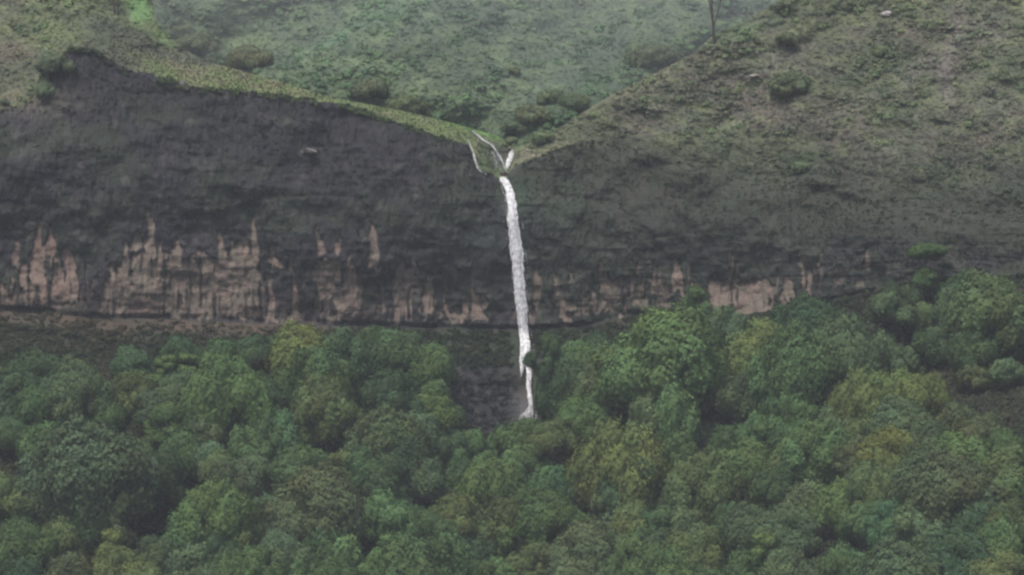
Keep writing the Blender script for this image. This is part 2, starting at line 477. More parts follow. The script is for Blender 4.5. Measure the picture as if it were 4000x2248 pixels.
def tanmask(u, v):
    m = np.zeros(u.shape, np.float32); wide = m.copy()
    uu = u + 26 * fbm(u / 34, v / 90, 3, 61) + 10 * vnoise(u / 9, v / 40, 65)
    vv = v + 30 * fbm(u / 22, v / 120, 2, 67)
    for x0, y0, x1, y1, w0, w1, s in TAN:
        mid = (x0 + x1) / 2; hw = max(w0, w1) + abs(x1 - x0) / 2 + 40
        cols = np.where((u[0] > mid - hw) & (u[0] < mid + hw))[0]
        if len(cols) == 0: continue
        c = slice(cols[0], cols[-1] + 1)
        a = (vv[:, c] - y0) / (y1 - y0)
        ac = np.clip(a, 0, 1)
        x = lerp(x0, x1, ac); hwid = lerp(w0, w1, ac ** 0.8)
        e = np.clip((hwid + 4 - np.abs(uu[:, c] - x)) / 9, 0, 1)
        e = e * np.clip(a * (y1 - y0) / 8 + .5, 0, 1) * np.clip((1 - a) * (y1 - y0) / 14 + .5, 0, 1)
        if w1 > 40: wide[:, c] = np.maximum(wide[:, c], e)
        m[:, c] = np.maximum(m[:, c], e * s)
    return m, wide


# ------------------------------------------------------------------ colours of the land (dry-light reflectance)
def blob(u, v, cu, cv, ru, rv, ang=0.0, p=2):
    ca, sa = math.cos(ang), math.sin(ang)
    a = ((u - cu) * ca + (v - cv) * sa) / ru; b = (-(u - cu) * sa + (v - cv) * ca) / rv
    return np.exp(-(np.abs(a) ** p + np.abs(b) ** p))


DARKROCK = (0.0150, 0.0145, 0.0185)
MOSS = (0.019, 0.025, 0.017)


def cliff_col(u, v):
    x, z = u * .064, v * .064
    n1 = fbm(x / 14, z / 9, 3, 81); n2 = fbm(x / 4, z / 3, 3, 83); n3 = fbm(x / 1.2, z / 2.4, 3, 85)
    c = mixc(DARKROCK, MOSS, sstep(-.15, .35, n1 + .35 * n2 + 0.25 * sstep(1500, 2200, u)))
    c = mixc(c, (0.055, 0.052, 0.052), 0.55 * sstep(.12, .5, n2 + .4 * n3))
    c = mixc(c, (0.018, 0.020, 0.021), 0.5 * sstep(.1, .45, fbm(x / 6, z / 4, 3, 87)))
    # green on the right face below the spur
    g = sstep(2000, 2200, u) * (1 - sstep(900, 1060, v))
    c = mixc(c, (0.022, 0.028, 0.019), .8 * g)
    c = mixc(c, (0.036, 0.033, 0.027), .5 * g * sstep(0, .4, fbm((x + z) / 7, (z - .5 * x) / 5, 3, 88)))
    c = mixc(c, (0.030, 0.058, 0.034), .5 * blob(u, v, 2035, 770, 55, 80))
    c = mixc(c, (0.030, 0.050, 0.032), .5 * blob(u, v, 2200, 820, 110, 60))
    c = mixc(c, (0.028, 0.046, 0.030), .5 * blob(u, v, 1870, 920, 80, 60))
    c = mixc(c, (0.10, 0.09, 0.075), .6 * blob(u, v, 1210, 590, 45, 10, -.2))
    c = mixc(c, (0.12, 0.115, 0.11), .6 * blob(u, v, 710, 335, 14, 30))
    c = mixc(c, (0.11, 0.10, 0.075), .5 * blob(u, v, 160, 400, 160, 60))
    return c * (1 + .25 * n3)[..., None]


def upper_col(u, v):
    x, z = u * .064, v * .064
    lp = LIP(u)
    n1 = fbm(x / 16, z * 1.6 / 12, 3, 91); n2 = fbm((x + z * .6) / 4.5, (z * 1.6 - x * .5) / 2.6, 3, 93); n3 = fbm(x / 1.3, z / 1.0, 2, 95)
    L = mixc((0.105, 0.110, 0.062), (0.085, 0.078, 0.060), sstep(-.2, .35, n1))
    Rr = mixc((0.098, 0.105, 0.062), (0.110, 0.092, 0.072), sstep(-.25, .35, n1 + .5 * n2))
    c = np.where((u < 2000)[..., None], L, Rr)
    c = mixc(c, (0.065, 0.075, 0.050), .7 * sstep(.02, .4, n2))
    c = mixc(c, (0.16, 0.165, 0.085), .55 * sstep(.08, .45, -n2 + .3 * n3))
    # the grass ledge along the lip, left
    h = (lp - v)
    ledge = .9 * (u < 2010) * (u > 250) * (1 - sstep(42, 100, h)) * sstep(400, 640, u)
    gl = mixc((0.128, 0.142, 0.062), (0.165, 0.132, 0.082), sstep(-.25, .3, n2 + .35 * n1 + sstep(30, 85, h) * .4 - .2))
    gl = mixc(gl, (0.08, 0.095, 0.045), .55 * sstep(.05, .4, n3 + n2 * .5))
    gl = mixc(gl, (0.070, 0.078, 0.044), .85 * (1 - sstep(330, 760, u)))
    c = mixc(c, gl, ledge)
    bright = blob(u, v, 1905, 520, 95, 16, .32) + .7 * blob(u, v, 1750, 470, 90, 18, .3)
    c = mixc(c, (0.11, 0.20, 0.05), np.clip(bright, 0, 1) * .85)
    c = mixc(c, (0.062, 0.075, 0.045), .85 * blob(u, v, 1915, 625, 62, 70, 0, 4))
    c = mixc(c, (0.055, 0.048, 0.048), .8 * blob(u, v, 1968, 612, 22, 34, .3))
    # far left slope: red soil, shade of the furrow painted as a dark band, bright meadow
    c = mixc(c, (0.135, 0.095, 0.075), .6 * blob(u, v, 40, 200, 90, 60) + .0)
    c = mixc(c, (0.15, 0.105, 0.085), .5 * blob(u, v, 30, 380, 60, 40))
    c = mixc(c, (0.058, 0.056, 0.050), .75 * blob(u, v, 480, 130, 240, 34, .33))
    c = mixc(c, (0.12, 0.19, 0.08), .9 * np.clip(blob(u, v, 545, 30, 46, 62, -.3, 4) , 0, 1))
    c = mixc(c, (0.16, 0.20, 0.085), .7 * blob(u, v, 640, 150, 60, 22, .75))
    # right spur: pale grass crest, bare strips, brown earth
    c = mixc(c, (0.21, 0.19, 0.115), .85 * (u > 1990) * blob(u, v, 2180, 585, 170, 22, -.35))
    c = mixc(c, (0.17, 0.22, 0.11), .85 * blob(u, v, 2690, 190, 130, 17, -.5))
    c = mixc(c, (0.15, 0.145, 0.090), .7 * (u > 2030) * np.exp(-((v - RIM(u) - 16) / 30) ** 2) * (1 - sstep(2600, 2800, u)))
    c = mixc(c, (0.13, 0.17, 0.10), .5 * blob(u, v, 2920, 115, 130, 30, -.35))
    for cu, cv, ru, rv, a, s in ((3720, 180, 30, 150, .25, .8), (3640, 240, 60, 36, -.4, .6), (3860, 110, 90, 60, -.3, .6), (3700, 330, 26, 90, 0, .7), (3560, 300, 60, 40, -.4, .45),
                                 (2560, 430, 26, 18, 0, .7), (2900, 310, 120, 16, -.25, .5), (3040, 230, 90, 40, -.4, .45), (3420, 700, 50, 26, -.4, .45),
                                 (3480, 590, 120, 40, -.5, .35), (2890, 470, 40, 24, -.5, .5), (3300, 430, 110, 30, -.5, .35), (3900, 380, 70, 50, 0, .4)):
        c = mixc(c, (0.175, 0.145, 0.130), .98 * s * blob(u, v, cu, cv, ru, rv, a))
    c = mixc(c, (0.10, 0.145, 0.062), .6 * blob(u, v, 3140, 630, 70, 36, -.6))
    c = mixc(c, (0.055, 0.062, 0.050), .55 * blob(u, v, 2390, 560, 60, 24, -.1))
    c = mixc(c, (0.052, 0.062, 0.046), .6 * sstep(3500, 4000, u) * sstep(400, 800, v))
    return c * (1 + .10 * n3)[..., None]


def lower_col(u, v):
    x, z = u * .064, v * .064
    n1 = fbm(x / 9, z / 5, 3, 101); n2 = fbm(x / 2.4, z / 1.6, 3, 103)
    h = v - BASE(u)
    c = mixc((0.026, 0.033, 0.022), (0.040, 0.036, 0.026), sstep(-.2, .35, n1))
    red = (1 - sstep(20, 75, h)) * (1 - sstep(1100, 1600, u))
    c = mixc(c, (0.085, 0.060, 0.047), .8 * red * (0.7 + .6 * n2))
    c = mixc(c, (0.085, 0.052, 0.042), .85 * blob(u, v, 3385, 1385, 80, 36, -.15, 4))
    c = mixc(c, (0.066, 0.058, 0.044), .8 * blob(u, v, 3830, 1430, 300, 150))
    c = mixc(c, (0.095, 0.062, 0.048), .7 * sstep(.1, .35, fbm(x / 5, z / 3, 2, 105)) * blob(u, v, 3800, 1420, 220, 90))
    st = np.exp(-((u - 1890) / 150) ** 4) * sstep(1425, 1455, v) * (1 - sstep(1680, 1720, v))
    c = mixc(c, (0.028, 0.027, 0.030), st * .9)
    c = mixc(c, (0.055, 0.053, 0.058), .6 * st * sstep(.05, .4, fbm(x / 5, z / 1.0, 3, 107)))
    return c * (1 + .25 * n2)[..., None]


def back_col(u, v):
    return 1.04 * back_col0(u, v) * np.array([.90, 1.08, .95])


def back_col0(u, v):
    x, z = u * .07, v * .07
    n1 = fbm(x / 20, z * 1.6 / 20, 3, 111); n2 = fbm((x + z) / 6, (z * 1.7 - .5 * x) / 4, 3, 113); n3 = fbm(x / 1.5, z * 1.5 / 1.5, 2, 115)
    c = mixc((0.098, 0.112, 0.070), (0.080, 0.092, 0.068), sstep(-.25, .3, n1))
    c = mixc(c, (0.060, 0.072, 0.055), .7 * sstep(.0, .4, n2))
    c = mixc(c, (0.135, 0.155, 0.090), .6 * sstep(.05, .4, -n2 + .3 * n3))
    c = mixc(c, (0.115, 0.165, 0.110), .65 * blob(u, v, 1290, 165, 130, 14, -.5))
    c = mixc(c, (0.145, 0.16, 0.085), .6 * blob(u, v, 980, 160, 140, 40, 0))
    c = mixc(c, (0.10, 0.14, 0.09), .5 * blob(u, v, 1500, 60, 200, 60, -.4))
    c = mixc(c, (0.12, 0.185, 0.085), .6 * blob(u, v, 2310, 345, 60, 22, -.4))
    for cu, cv, ru, rv, a, s in ((2230, 400, 230, 60, -.55, .75), (2480, 210, 170, 70, -.5, .7), (1990, 500, 110, 70, 0, .6), (1560, 400, 200, 40, .25, .5), (760, 240, 130, 60, .3, .6), (700, 100, 90, 90, 0, .5), (1300, 330, 160, 40, .2, .4), (1750, 180, 200, 26, -.3, .4)):
        c = mixc(c, (0.046, 0.062, 0.042), s * blob(u, v, cu, cv, ru, rv, a))
    return c * (1 + .10 * n3)[..., None]


_cliff0, _upper0 = cliff_col, upper_col


def cliff_col(u, v):
    k = .3 * (1 - sstep(0, 140, v - LIP(u))) * sstep(2080, 2350, u)
    return mixc(_cliff0(u, v), _upper0(u, LIP(u) - 30 + (v - LIP(u))) * .6, k)


def upper_col(u, v):
    h = LIP(u) - v
    k = .75 * (1 - sstep(-20, 150 + 230 * sstep(2600, 3400, u), h + 60 * fbm(u / 120, v / 90, 3, 205))) * sstep(2080, 2350, u)
    return mixc(_upper0(u, v) * np.where((u > 2000)[..., None], np.array([.78, .86, .86]), np.array([.86, 1.0, .92])), _cliff0(u, np.maximum(v, 700)), k)


# ------------------------------------------------------------------ cliff
cu = np.arange(-900, 4901, 4.0)
NR = 170
tl = np.linspace(0, 1, NR)[:, None]
lp1 = LIP(cu)[None]; bs1 = BASE(cu)[None]
cV = lerp(bs1, lp1, tl); cU = np.repeat(cu[None], NR, 0)
tm, wide = tanmask(cU, cV)
streak = fbm(cU / 9, cV / 55, 3, 121); blot = fbm(cU / 40, cV / 30, 3, 123)
tmk = np.clip(tm * (1.12 + .45 * streak + .35 * blot) - .12 * sstep(.05, .5, streak), 0, 1)
stain = fbm(cU / 11, cV / 130, 3, 137)
tmk = tmk * (1 - (.25 + .6 * wide) * sstep(.10, .30, stain))
tmk = sstep(.08, .85, tmk) * (1 - .05 * sstep(1450, 1850, cU) * (1 - sstep(2500, 2800, cU)))
ccol = cliff_col(cU, cV)
tancol = mixc((0.275, 0.212, 0.178), (0.240, 0.205, 0.160), sstep(-.2, .3, blot))
tancol = mixc(tancol, (0.31, 0.215, 0.18), .6 * sstep(.1, .5, fbm(cU / 60, cV / 50, 2, 127)))
tancol = mixc(tancol, (0.285, 0.190, 0.160), .6 * (1 - sstep(250, 520, cU)))
tancol = .50 * tancol * (1 + .3 * streak)[..., None]
ccol = mixc(ccol, tancol, np.clip(tmk * 1.05, 0, 1))
lowband = np.clip(1 - np.abs(tl - .06) / .08, 0, 1) * (cU < 1500)
ccol = mixc(ccol, (0.07, 0.052, 0.045), .45 * lowband * (tmk < .3))
depth_off = 0.75 * np.clip(tmk * 1.6, 0, 1) - 0.4 + .35 * fbm(cU / 8, cV / 30, 2, 129)
edge0 = np.minimum(sstep(0, .04, tl), sstep(0, .05, 1 - tl))
co = place(cU, cV, bil(YF, cU, cV) + depth_off * edge0)
link('cliff', make_mesh('cliff', co, grid_quads(NR, len(cu))[:, ::-1], None, ccol, M_CLIFF), kind='structure',
     label='dark mossy basalt cliff with pale tan rock bared along its foot')

# ------------------------------------------------------------------ slopes above the cliff
uu_ = np.arange(-900, 4901, 6.0)
NR2 = 170
t2 = np.linspace(0, 1, NR2)[:, None]
l2 = LIP(uu_)[None]; r2 = RIM(uu_)[None]; r2 = np.minimum(r2, l2 - 6)
uV = lerp(l2, r2, t2); uU = np.repeat(uu_[None], NR2, 0)
pu = P(uU, uV)
top = pu[-1]
bk = []
for i in range(1, 16):        # the far side, dropping into the gully
    q = top.copy(); d = 3.0 * i
    q[:, 1] += d; q[:, 2] -= 0.06 * d + 0.012 * d * d
    q[:, 0] *= q[:, 1] / top[:, 1]
    q[:, 2] += 1.2 * fbm(q[:, 0] / 6, q[:, 1] / 6, 2, 131) * min(1, i / 4)
    bk.append(q)
pu_all = np.concatenate([pu, np.array(bk)], 0)
uc = upper_col(uU, uV)
uc_all = np.concatenate([uc, np.repeat(uc[-1:], 15, 0)], 0)
link('upper_slopes', make_mesh('upper_slopes', pu_all, grid_quads(NR2 + 15, len(uu_))[:, ::-1], None, uc_all, M_GROUND), kind='structure',
     label='grassy shoulder and scrubby spur sloping up from the cliff edge')

# ------------------------------------------------------------------ forest slope and the valley below, one sheet to the camera
NR3 = 170
t3 = np.linspace(0, 1, NR3)[:, None]
b3 = BASE(uu_)[None]
fV = lerp(np.full_like(b3, 3100.0), b3, t3); fU = np.repeat(uu_[None], NR3, 0)
pf = P(fU, fV)
bot = pf[0]
val = []
ys = np.concatenate([np.linspace(0, 1, 26)[:-1]])
for s in ys:
    q = np.zeros_like(bot)
    yy = lerp(-260.0, 1.0, s)
    q[:, 1] = np.where(s < 1, lerp(-260.0, bot[:, 1], s), bot[:, 1])
    q[:, 0] = lerp((uu_ - 2000) * 0.11, bot[:, 0], s)
    d = q[:, 1]
    zf = -1.8 - np.where(d > 0, 0.42 * d * (d > 0), d * 0.25 * 0 + d * 0.12)
    zb = bot[:, 2] - 0.22 * np.maximum(bot[:, 1] - d, 0)
    zz = np.maximum(np.maximum(zf, -168), np.where(d > 300, np.minimum(zb, 0), -999))
    q[:, 2] = lerp(zz, bot[:, 2], s ** 6) + 2.0 * fbm(q[:, 0] / 40, q[:, 1] / 40, 2, 133) * (d > 60)
    val.append(q)
pf_all = np.concatenate([np.array(val), pf], 0)
fc = lower_col(fU, fV)
vc = np.tile(np.array([[[0.055, 0.075, 0.04]]]), (len(val), len(uu_), 1))
link('forest_hillside', make_mesh('forest_hillside', pf_all, grid_quads(NR3 + len(val), len(uu_))[:, ::-1], None, np.concatenate([vc, fc], 0), M_GROUND),
     kind='structure', label='steep forested hillside running down from the cliff foot')

# ------------------------------------------------------------------ hill behind
b_i = np.arange(0, len(US2)); 
pb = place(U2, V2, YB)[::-1]
top = pb[-1]
back_rows = []
for i in range(1, 9):
    q = top.copy(); d = 12.0 * i
    q[:, 1] += d; q[:, 2] += .3 * d - 0.004 * d * d; q[:, 0] *= q[:, 1] / top[:, 1]
    back_rows.append(q)
bc = back_col(U2, V2)[::-1]
pb_all = np.concatenate([pb, np.array(back_rows)], 0)
bc_all = np.concatenate([bc, np.repeat(bc[-1:], 8, 0)], 0)
link('back_hillside', make_mesh('back_hillside', pb_all, grid_quads(len(pb_all), len(US2))[:, ::-1], None, bc_all, M_GROUND), kind='structure',
     label='hazy scrub covered hillside rising behind the gully')
print('land', time.time() - T0)

# ------------------------------------------------------------------ uncountable low growth
def scatter(n, ulo, uhi, vlo, vhi, keep):
    u = rng.uniform(ulo, uhi, n); v = rng.uniform(vlo, vhi, n)
    k = keep(u, v)
    return u[k], v[k]


# back hill scrub
u, v = scatter(60000, -400, 4400, -250, 700, lambda u, v: v < RIM(u) + 70)
cc = back_col(u, v) * rng.uniform(.88, 1.12, len(u))[:, None]
sow('hill_scrub', PB(u, v), rng.uniform(.18, .5, len(u)) * (1 + 1.6 * (rng.random(len(u)) < .05)), cc * 1.7, 'herb', 'low scrub and grass covering the hillside behind', var=.1)
# upper slopes scrub
u, v = scatter(120000, -400, 4400, -300, 1000, lambda u, v: (v < LIP(u) + 3) & (v > RIM(u)))
cc = upper_col(u, v) * rng.uniform(.88, 1.12, len(u))[:, None]
ledge = (u < 2010) & (u > 430) & (LIP(u) - v < 100)
bare = cc[:, 0] > cc[:, 1] * 1.12
keep = ~(bare & ~ledge & (u > 400) & (rng.random(len(u)) < .4))
u, v, cc, ledge = u[keep], v[keep], cc[keep], ledge[keep]
ul, vl = scatter(36000, 430, 2010, 120, 720, lambda u, v: (v < LIP(u) + 5) & (v > LIP(u) - 104) & (v > RIM(u)) & ~((u > 1940) & (v > 600)))
cl = upper_col(ul, vl) * rng.uniform(.75, 1.3, len(ul))[:, None]
sow('ledge_grass', P(ul, vl), rng.uniform(.14, .42, len(ul)), cl, 'tuft', 'yellowish grass growing along the ledge at the cliff edge')
k = ~ledge
sow('slope_scrub', P(u[k], v[k]), rng.uniform(.13, .40, k.sum()) * (1 + 1.4 * (rng.random(k.sum()) < .05)), cc[k] * 1.75, 'herb', 'grass tussocks and scrub on the slopes above the cliff')
u, v = scatter(6500, -400, 4400, -250, 1000, lambda u, v: (v < LIP(u) - 20) & (v > RIM(u) + 6) & ~((u < 2010) & (u > 235) & (LIP(u) - v < 115)) & ~((np.abs(u - 1930) < 110) & (v > 540)))
k = fbm(u / 260 + v / 400, v / 200, 2, 151) + rng.uniform(-.25, .25, len(u)) > .02
u, v = u[k], v[k]
sow('low_shrubs', P(u, v), rng.uniform(.5, 1.35, len(u)), upper_col(u, v) * np.array([1.4, 1.65, 1.4]), 'bush', 'scattered low shrubs merging into the slopes above the cliff', var=.12)
u, v = scatter(7500, -400, 4400, -250, 690, lambda u, v: v < RIM(u) + 50)
k = fbm(u / 240 + v / 300, v / 170, 2, 153) + rng.uniform(-.3, .3, len(u)) > .0
u, v = u[k], v[k]
sow('gully_shrubs', PB(u, v), rng.uniform(.6, 1.9, len(u)), back_col(u, v) * np.array([1.3, 1.6, 1.35]), 'bush', 'soft green shrubs merging over the hillside behind', var=.12)
ut = rng.uniform(180, 1840, 420); vt = LIP(ut) + rng.uniform(0, 20, 420)
k = fbm(ut / 70, ut * 0, 2, 157) > -.12
sow('rim_turf', P(ut[k], vt[k], -.35), rng.uniform(.25, .8, k.sum()), upper_col(ut[k], LIP(ut[k]) - 40) * np.array([.55, .7, .6]), 'bush', 'ragged turf hanging over the cliff edge', lean=.4)
# plants hanging on the cliff
u, v = scatter(60000, -300, 4300, 100, 1300, lambda u, v: (v > LIP(u) - 2) & (v < BASE(u) - 12))
ti = np.clip(((BASE(u) - v) / (BASE(u) - LIP(u)) * (NR - 1)).astype(int), 0, NR - 1); ci = np.clip(((u + 900) / 4).astype(int), 0, len(cu) - 1)
k = (tmk[ti, ci] < .12) & (rng.random(len(u)) < .5 + 1.3 * fbm(u / 160, v / 110, 2, 141) + .25 * (u > 2050)) & ~((np.abs(u - (1985 + (v - 700) * .11)) < 60))
u, v = u[k], v[k]
cc = cliff_col(u, v) * np.array([.98, 1.1, .88]) * rng.uniform(.8, 1.3, len(u))[:, None] * np.where(u > 2100, 1.0, 1.0)[:, None]
sow('cliff_plants', P(u, v, -.1), rng.uniform(.2, .6, len(u)), cc, 'herb', 'mosses and hanging plants on the cliff face', lean=.5)
# bench and forest floor
def bare_step(u, v):
    wob = 30 * fbm(u / 60, v / 50, 3, 143)
    return (np.abs(u - 1895 + (v - 1560) * .1 + wob) < 150 - .28 * (v - 1430)) & (v + wob > 1432) & (v < 1720)
u, v = scatter(90000, -500, 4500, 1050, 2900, lambda u, v: (v > BASE(u) + 4) & (~bare_step(u, v) | (rng.random(len(u)) < .22)) & ~((np.abs(u - (2040 + (v - 1340) * .13)) < 42) & (v > 1250) & (v < 1650)) & ~((np.abs(u - 3385) < 85) & (np.abs(v - 1385) < 40)))
nearb = v - BASE(u) < 50 + 20 * vnoise(u / 60, v / 60, 145)
k = ~(nearb & (u < 1300) & (rng.random(len(u)) < .65))
u, v = u[k], v[k]
cc = lower_col(u, v) * np.array([.92, 1.1, .88]) * rng.uniform(.8, 1.25, len(u))[:, None]
big = np.where(v > BASE(u) + 190, 1.6, np.where(rng.random(len(u)) < .2, 1.7, 1.0))
sow('undergrowth', P(u, v), rng.uniform(.3, .8, len(u)) * big, cc, 'bush', 'dark undergrowth on the bench below the cliff and under the trees')
print('scrub', time.time() - T0)


# ------------------------------------------------------------------ trees
def crown_mesh(name, W, H, style, seed):
    r = np.random.default_rng(seed)
    nb = int({'dome': 20, 'round': 17, 'flat': 20, 'point': 16, 'loose': 14}[style] * (0.65 + W / 14))
    cs = []; rs = []
    for i in range(nb):
        br = min(W * r.uniform(.14, .24), r.uniform(1.5, 3.0))
        for _ in range(40):
            d = r.normal(size=3); d /= np.linalg.norm(d)
            if d[2] > -0.35: break
        q = r.uniform(.55, 1.0) if i > 3 else r.uniform(0, .5)
        if style == 'point':
            zc = r.uniform(.12, .92); ww = (1 - zc) ** .75 * .9 + .08
            a = r.uniform(0, 6.283); p = np.array([math.cos(a) * ww * W / 2 * q, math.sin(a) * ww * W / 2 * q, zc * H]); br *= .6 + .7 * (1 - zc)
        elif style == 'flat':
            p = np.array([d[0] * (W / 2 - br * .6) * q, d[1] * (W / 2 - br * .6) * q, H * (.6 + .32 * d[2] * q)])
        elif style == 'round':
            p = np.array([d[0] * (W / 2 - br) * q, d[1] * (W / 2 - br) * q, H * .5 + d[2] * (H / 2 - br) * q])
        else:
            p = np.array([d[0] * (W / 2 - br * .8) * q, d[1] * (W / 2 - br * .8) * q, H * .36 + d[2] * (H * .64 - br) * q])
        cs.append(p); rs.append(br)
    cs = np.array(cs); rs = np.array(rs)
    P_, N_, S_, C_ = [], [], [], []; tints = []
    for p, br in zip(cs, rs):
        n = int(34 * br * br * 12.6 / (0.34 * .34 * 4) * .42 * (0.6 if style == 'loose' else 1.1)) + 20
        d = r.normal(size=(n, 3)); d[:, 2] += .35; d /= np.linalg.norm(d, axis=1, keepdims=True)
        lump = 1 + .26 * np.sin(d[:, 0] * 5 + seed) * np.sin(d[:, 1] * 6 + 2 * seed) + .16 * np.sin(d[:, 2] * 11 + d[:, 0] * 9) * np.sin(d[:, 1] * 10) + .13 * r.normal(size=n)
        rr = br * np.where(r.random(n) < .82, lump, r.uniform(.3, .9, n))
        pos = p + d * rr[:, None] * np.array([1, 1, .82])
        # drop leaves buried in other lobes
        dist = np.linalg.norm((pos[:, None] - cs[None]) / np.array([1, 1, .82]), axis=2) / rs[None]
        deep = (dist < .72).sum(1) > 1
        k = ~deep | (r.random(n) < .15)
        pos, d = pos[k], d[k]
        tint = r.uniform(.8, 1.22); warm = r.uniform(-.07, .08)
        P_.append(pos); N_.append(d + r.normal(size=d.shape) * .27); S_.append(r.uniform(.12, .28, len(pos)))
        tints.append(np.array([1 + warm, 1, 1 - warm]) * tint)
        col = np.ones((len(pos), 3)) * tint * r.uniform(.9, 1.12, (len(pos), 1))
        col *= np.array([1 + warm, 1, 1 - warm]); C_.append(col)
    pos = np.concatenate(P_); nn = np.concatenate(N_); sz = np.concatenate(S_); col = np.concatenate(C_)
    # leafy hearts of the lobes, close under the leaves
    hv, hq, hc, o = [], [], [], 0
    for p, br, tc in zip(cs, rs, tints):
        rows, cols = 6, 9
        for i in range(rows + 1):
            for j in range(cols):
                a, b = math.pi * i / rows, 2 * math.pi * j / cols
                d = np.array([math.sin(a) * math.cos(b), math.sin(a) * math.sin(b), math.cos(a)])
                hv.append(p + d * br * (.70 + .14 * math.sin(d[0] * 5 + seed) * math.sin(d[1] * 6 + 2 * seed)) * np.array([1, 1, .82])); hc.append(tc)
        for i in range(rows):
            for j in range(cols):
                hq.append((o + i * cols + j, o + (i + 1) * cols + j, o + (i + 1) * cols + (j + 1) % cols, o + i * cols + (j + 1) % cols))
        o += (rows + 1) * cols
    v = cards(pos, nn, sz, .8)
    lo, hi = np.percentile(v, .3, axis=0), np.percentile(v, 99.7, axis=0)
    hv = np.array(hv)
    mid = (lo + hi) / 2; k3 = np.array([W, W, H]) / (hi - lo)
    v = (v - [mid[0], mid[1], lo[2]]) * k3; hv = (hv - [mid[0], mid[1], lo[2]]) * k3
    nv = len(hv)
    me = make_mesh(name, np.concatenate([hv, v]), np.concatenate([np.array(hq), nv + np.arange(len(v)).reshape(-1, 4)]), None,
                   np.concatenate([np.array(hc), np.repeat(col, 4, 0)]) * .6, M_LEAF, smooth=True)
    return me
    v = None
    me = make_mesh(name, v, np.arange(len(v)).reshape(-1, 4), None, np.repeat(col, 4, 0) * .6, M_LEAF, smooth=False)
    return me


def tube(path, rad, sides=7):
    path = np.array(path, float); n = len(path)
    V = []; 
    for i in range(n):
        d = path[min(i + 1, n - 1)] - path[max(i - 1, 0)]; d /= np.linalg.norm(d) + 1e-9
        a = np.cross(d, [0.3, 1, 0.1]); a /= np.linalg.norm(a); b = np.cross(d, a)
        th = np.linspace(0, 2 * math.pi, sides, endpoint=False)
        V.append(path[i] + rad[i] * (np.cos(th)[:, None] * a + np.sin(th)[:, None] * b))
    V = np.concatenate(V); F = []
    for i in range(n - 1):
        for j in range(sides):
            F.append((i * sides + j, i * sides + (j + 1) % sides, (i + 1) * sides + (j + 1) % sides, (i + 1) * sides + j))
    return V, np.array(F)


def join(parts):
    V = []; F = []; o = 0
    for v, f in parts:
        V.append(v); F.append(f + o); o += len(v)
    return np.concatenate(V), np.concatenate(F)


BARKC = (0.075, 0.062, 0.052)


def trunk_mesh(name, H, W, seed, r0=None):
    r = np.random.default_rng(seed)
    r0 = r0 or 0.028 * H
    bend = r.uniform(-.05, .05, 2) * H
    pts = [(0, 0, -.8), (bend[0] * .3, bend[1] * .3, H * .25), (bend[0] * .8, bend[1] * .8, H * .5), (bend[0], bend[1], H * .82)]
    parts = [tube(pts, [r0 * 1.25, r0, r0 * .7, r0 * .2])]
    for i in range(5):
        a = i * 1.256 + r.uniform(-.4, .4); z = H * r.uniform(.3, .55)
        s = np.array([bend[0] * .7, bend[1] * .7, z]); e = s + np.array([math.cos(a) * W * .32, math.sin(a) * W * .32, H * r.uniform(.15, .3)])
        parts.append(tube([s, (s + e) / 2 + [0, 0, -.03 * H], e], [r0 * .5, r0 * .35, r0 * .1], 5))
    v, f = join(parts)
    return make_mesh(name, v, f, None, np.tile(BARKC, (len(v), 1)), M_BARK)


VAR = []
seed = 100
for style, W, H in (('dome', 6, 5.5), ('dome', 8.5, 8), ('dome', 8.5, 7), ('dome', 12, 10), ('dome', 16, 11), ('round', 5, 5), ('round', 7, 7.5), ('round', 9.5, 9), ('round', 12, 11),
                    ('flat', 9, 7), ('flat', 13, 9), ('flat', 17, 11), ('point', 5.5, 9), ('point', 8, 12), ('dome', 9, 12), ('dome', 12, 14), ('round', 7, 10), ('loose', 9, 12), ('dome', 16, 15), ('loose', 7, 6.5), ('loose', 10, 9), ('dome', 10, 9), ('round', 8, 7), ('dome', 7, 7), ('loose', 13, 9), ('round', 4, 3.6), ('dome', 5, 3.4)):
    seed += 1
    VAR.append((style, W, H, crown_mesh('crown_%s' % style, W, H, style, seed)))
TR = [trunk_mesh('trunk', 8.0, 8.0, 300 + i) for i in range(5)]
print('crowns', time.time() - T0, sum(len(x[3].polygons) for x in VAR))

COL = {'m': (.060, .080, .046), 'g': (.070, .118, .045), 'd': (.042, .074, .036), 'l': (.090, .145, .050), 'o': (.104, .128, .048), 'y': (.132, .155, .048),
       'b': (.090, .100, .050), 'k': (.082, .114, .060), 't': (.062, .112, .048)}
for _c in COL:
    COL[_c] = tuple((.65 * a + .35 * b) * g for a, b, g in zip(COL[_c], (.066, .105, .056), (1.22, 1.27, 1.10)))
CNAME = {'m': 'dull green', 'g': 'green', 'd': 'dark green', 'l': 'light green', 'o': 'olive', 'y': 'yellow-green', 'b': 'brownish', 'k': 'grey-green', 't': 'blue-green'}

CAT = []     # u, vtop, w, h, colour, style, label


def crop(off, sc, rows):
    for r in rows:
        x, y, w_, h_, c = r[:5]
        st = r[5] if len(r) > 5 else None
        lab = r[6] if len(r) > 6 else None
        CAT.append([off[0] + x / sc, off[1] + y / sc, w_ / sc, h_ / sc, c, st, lab])


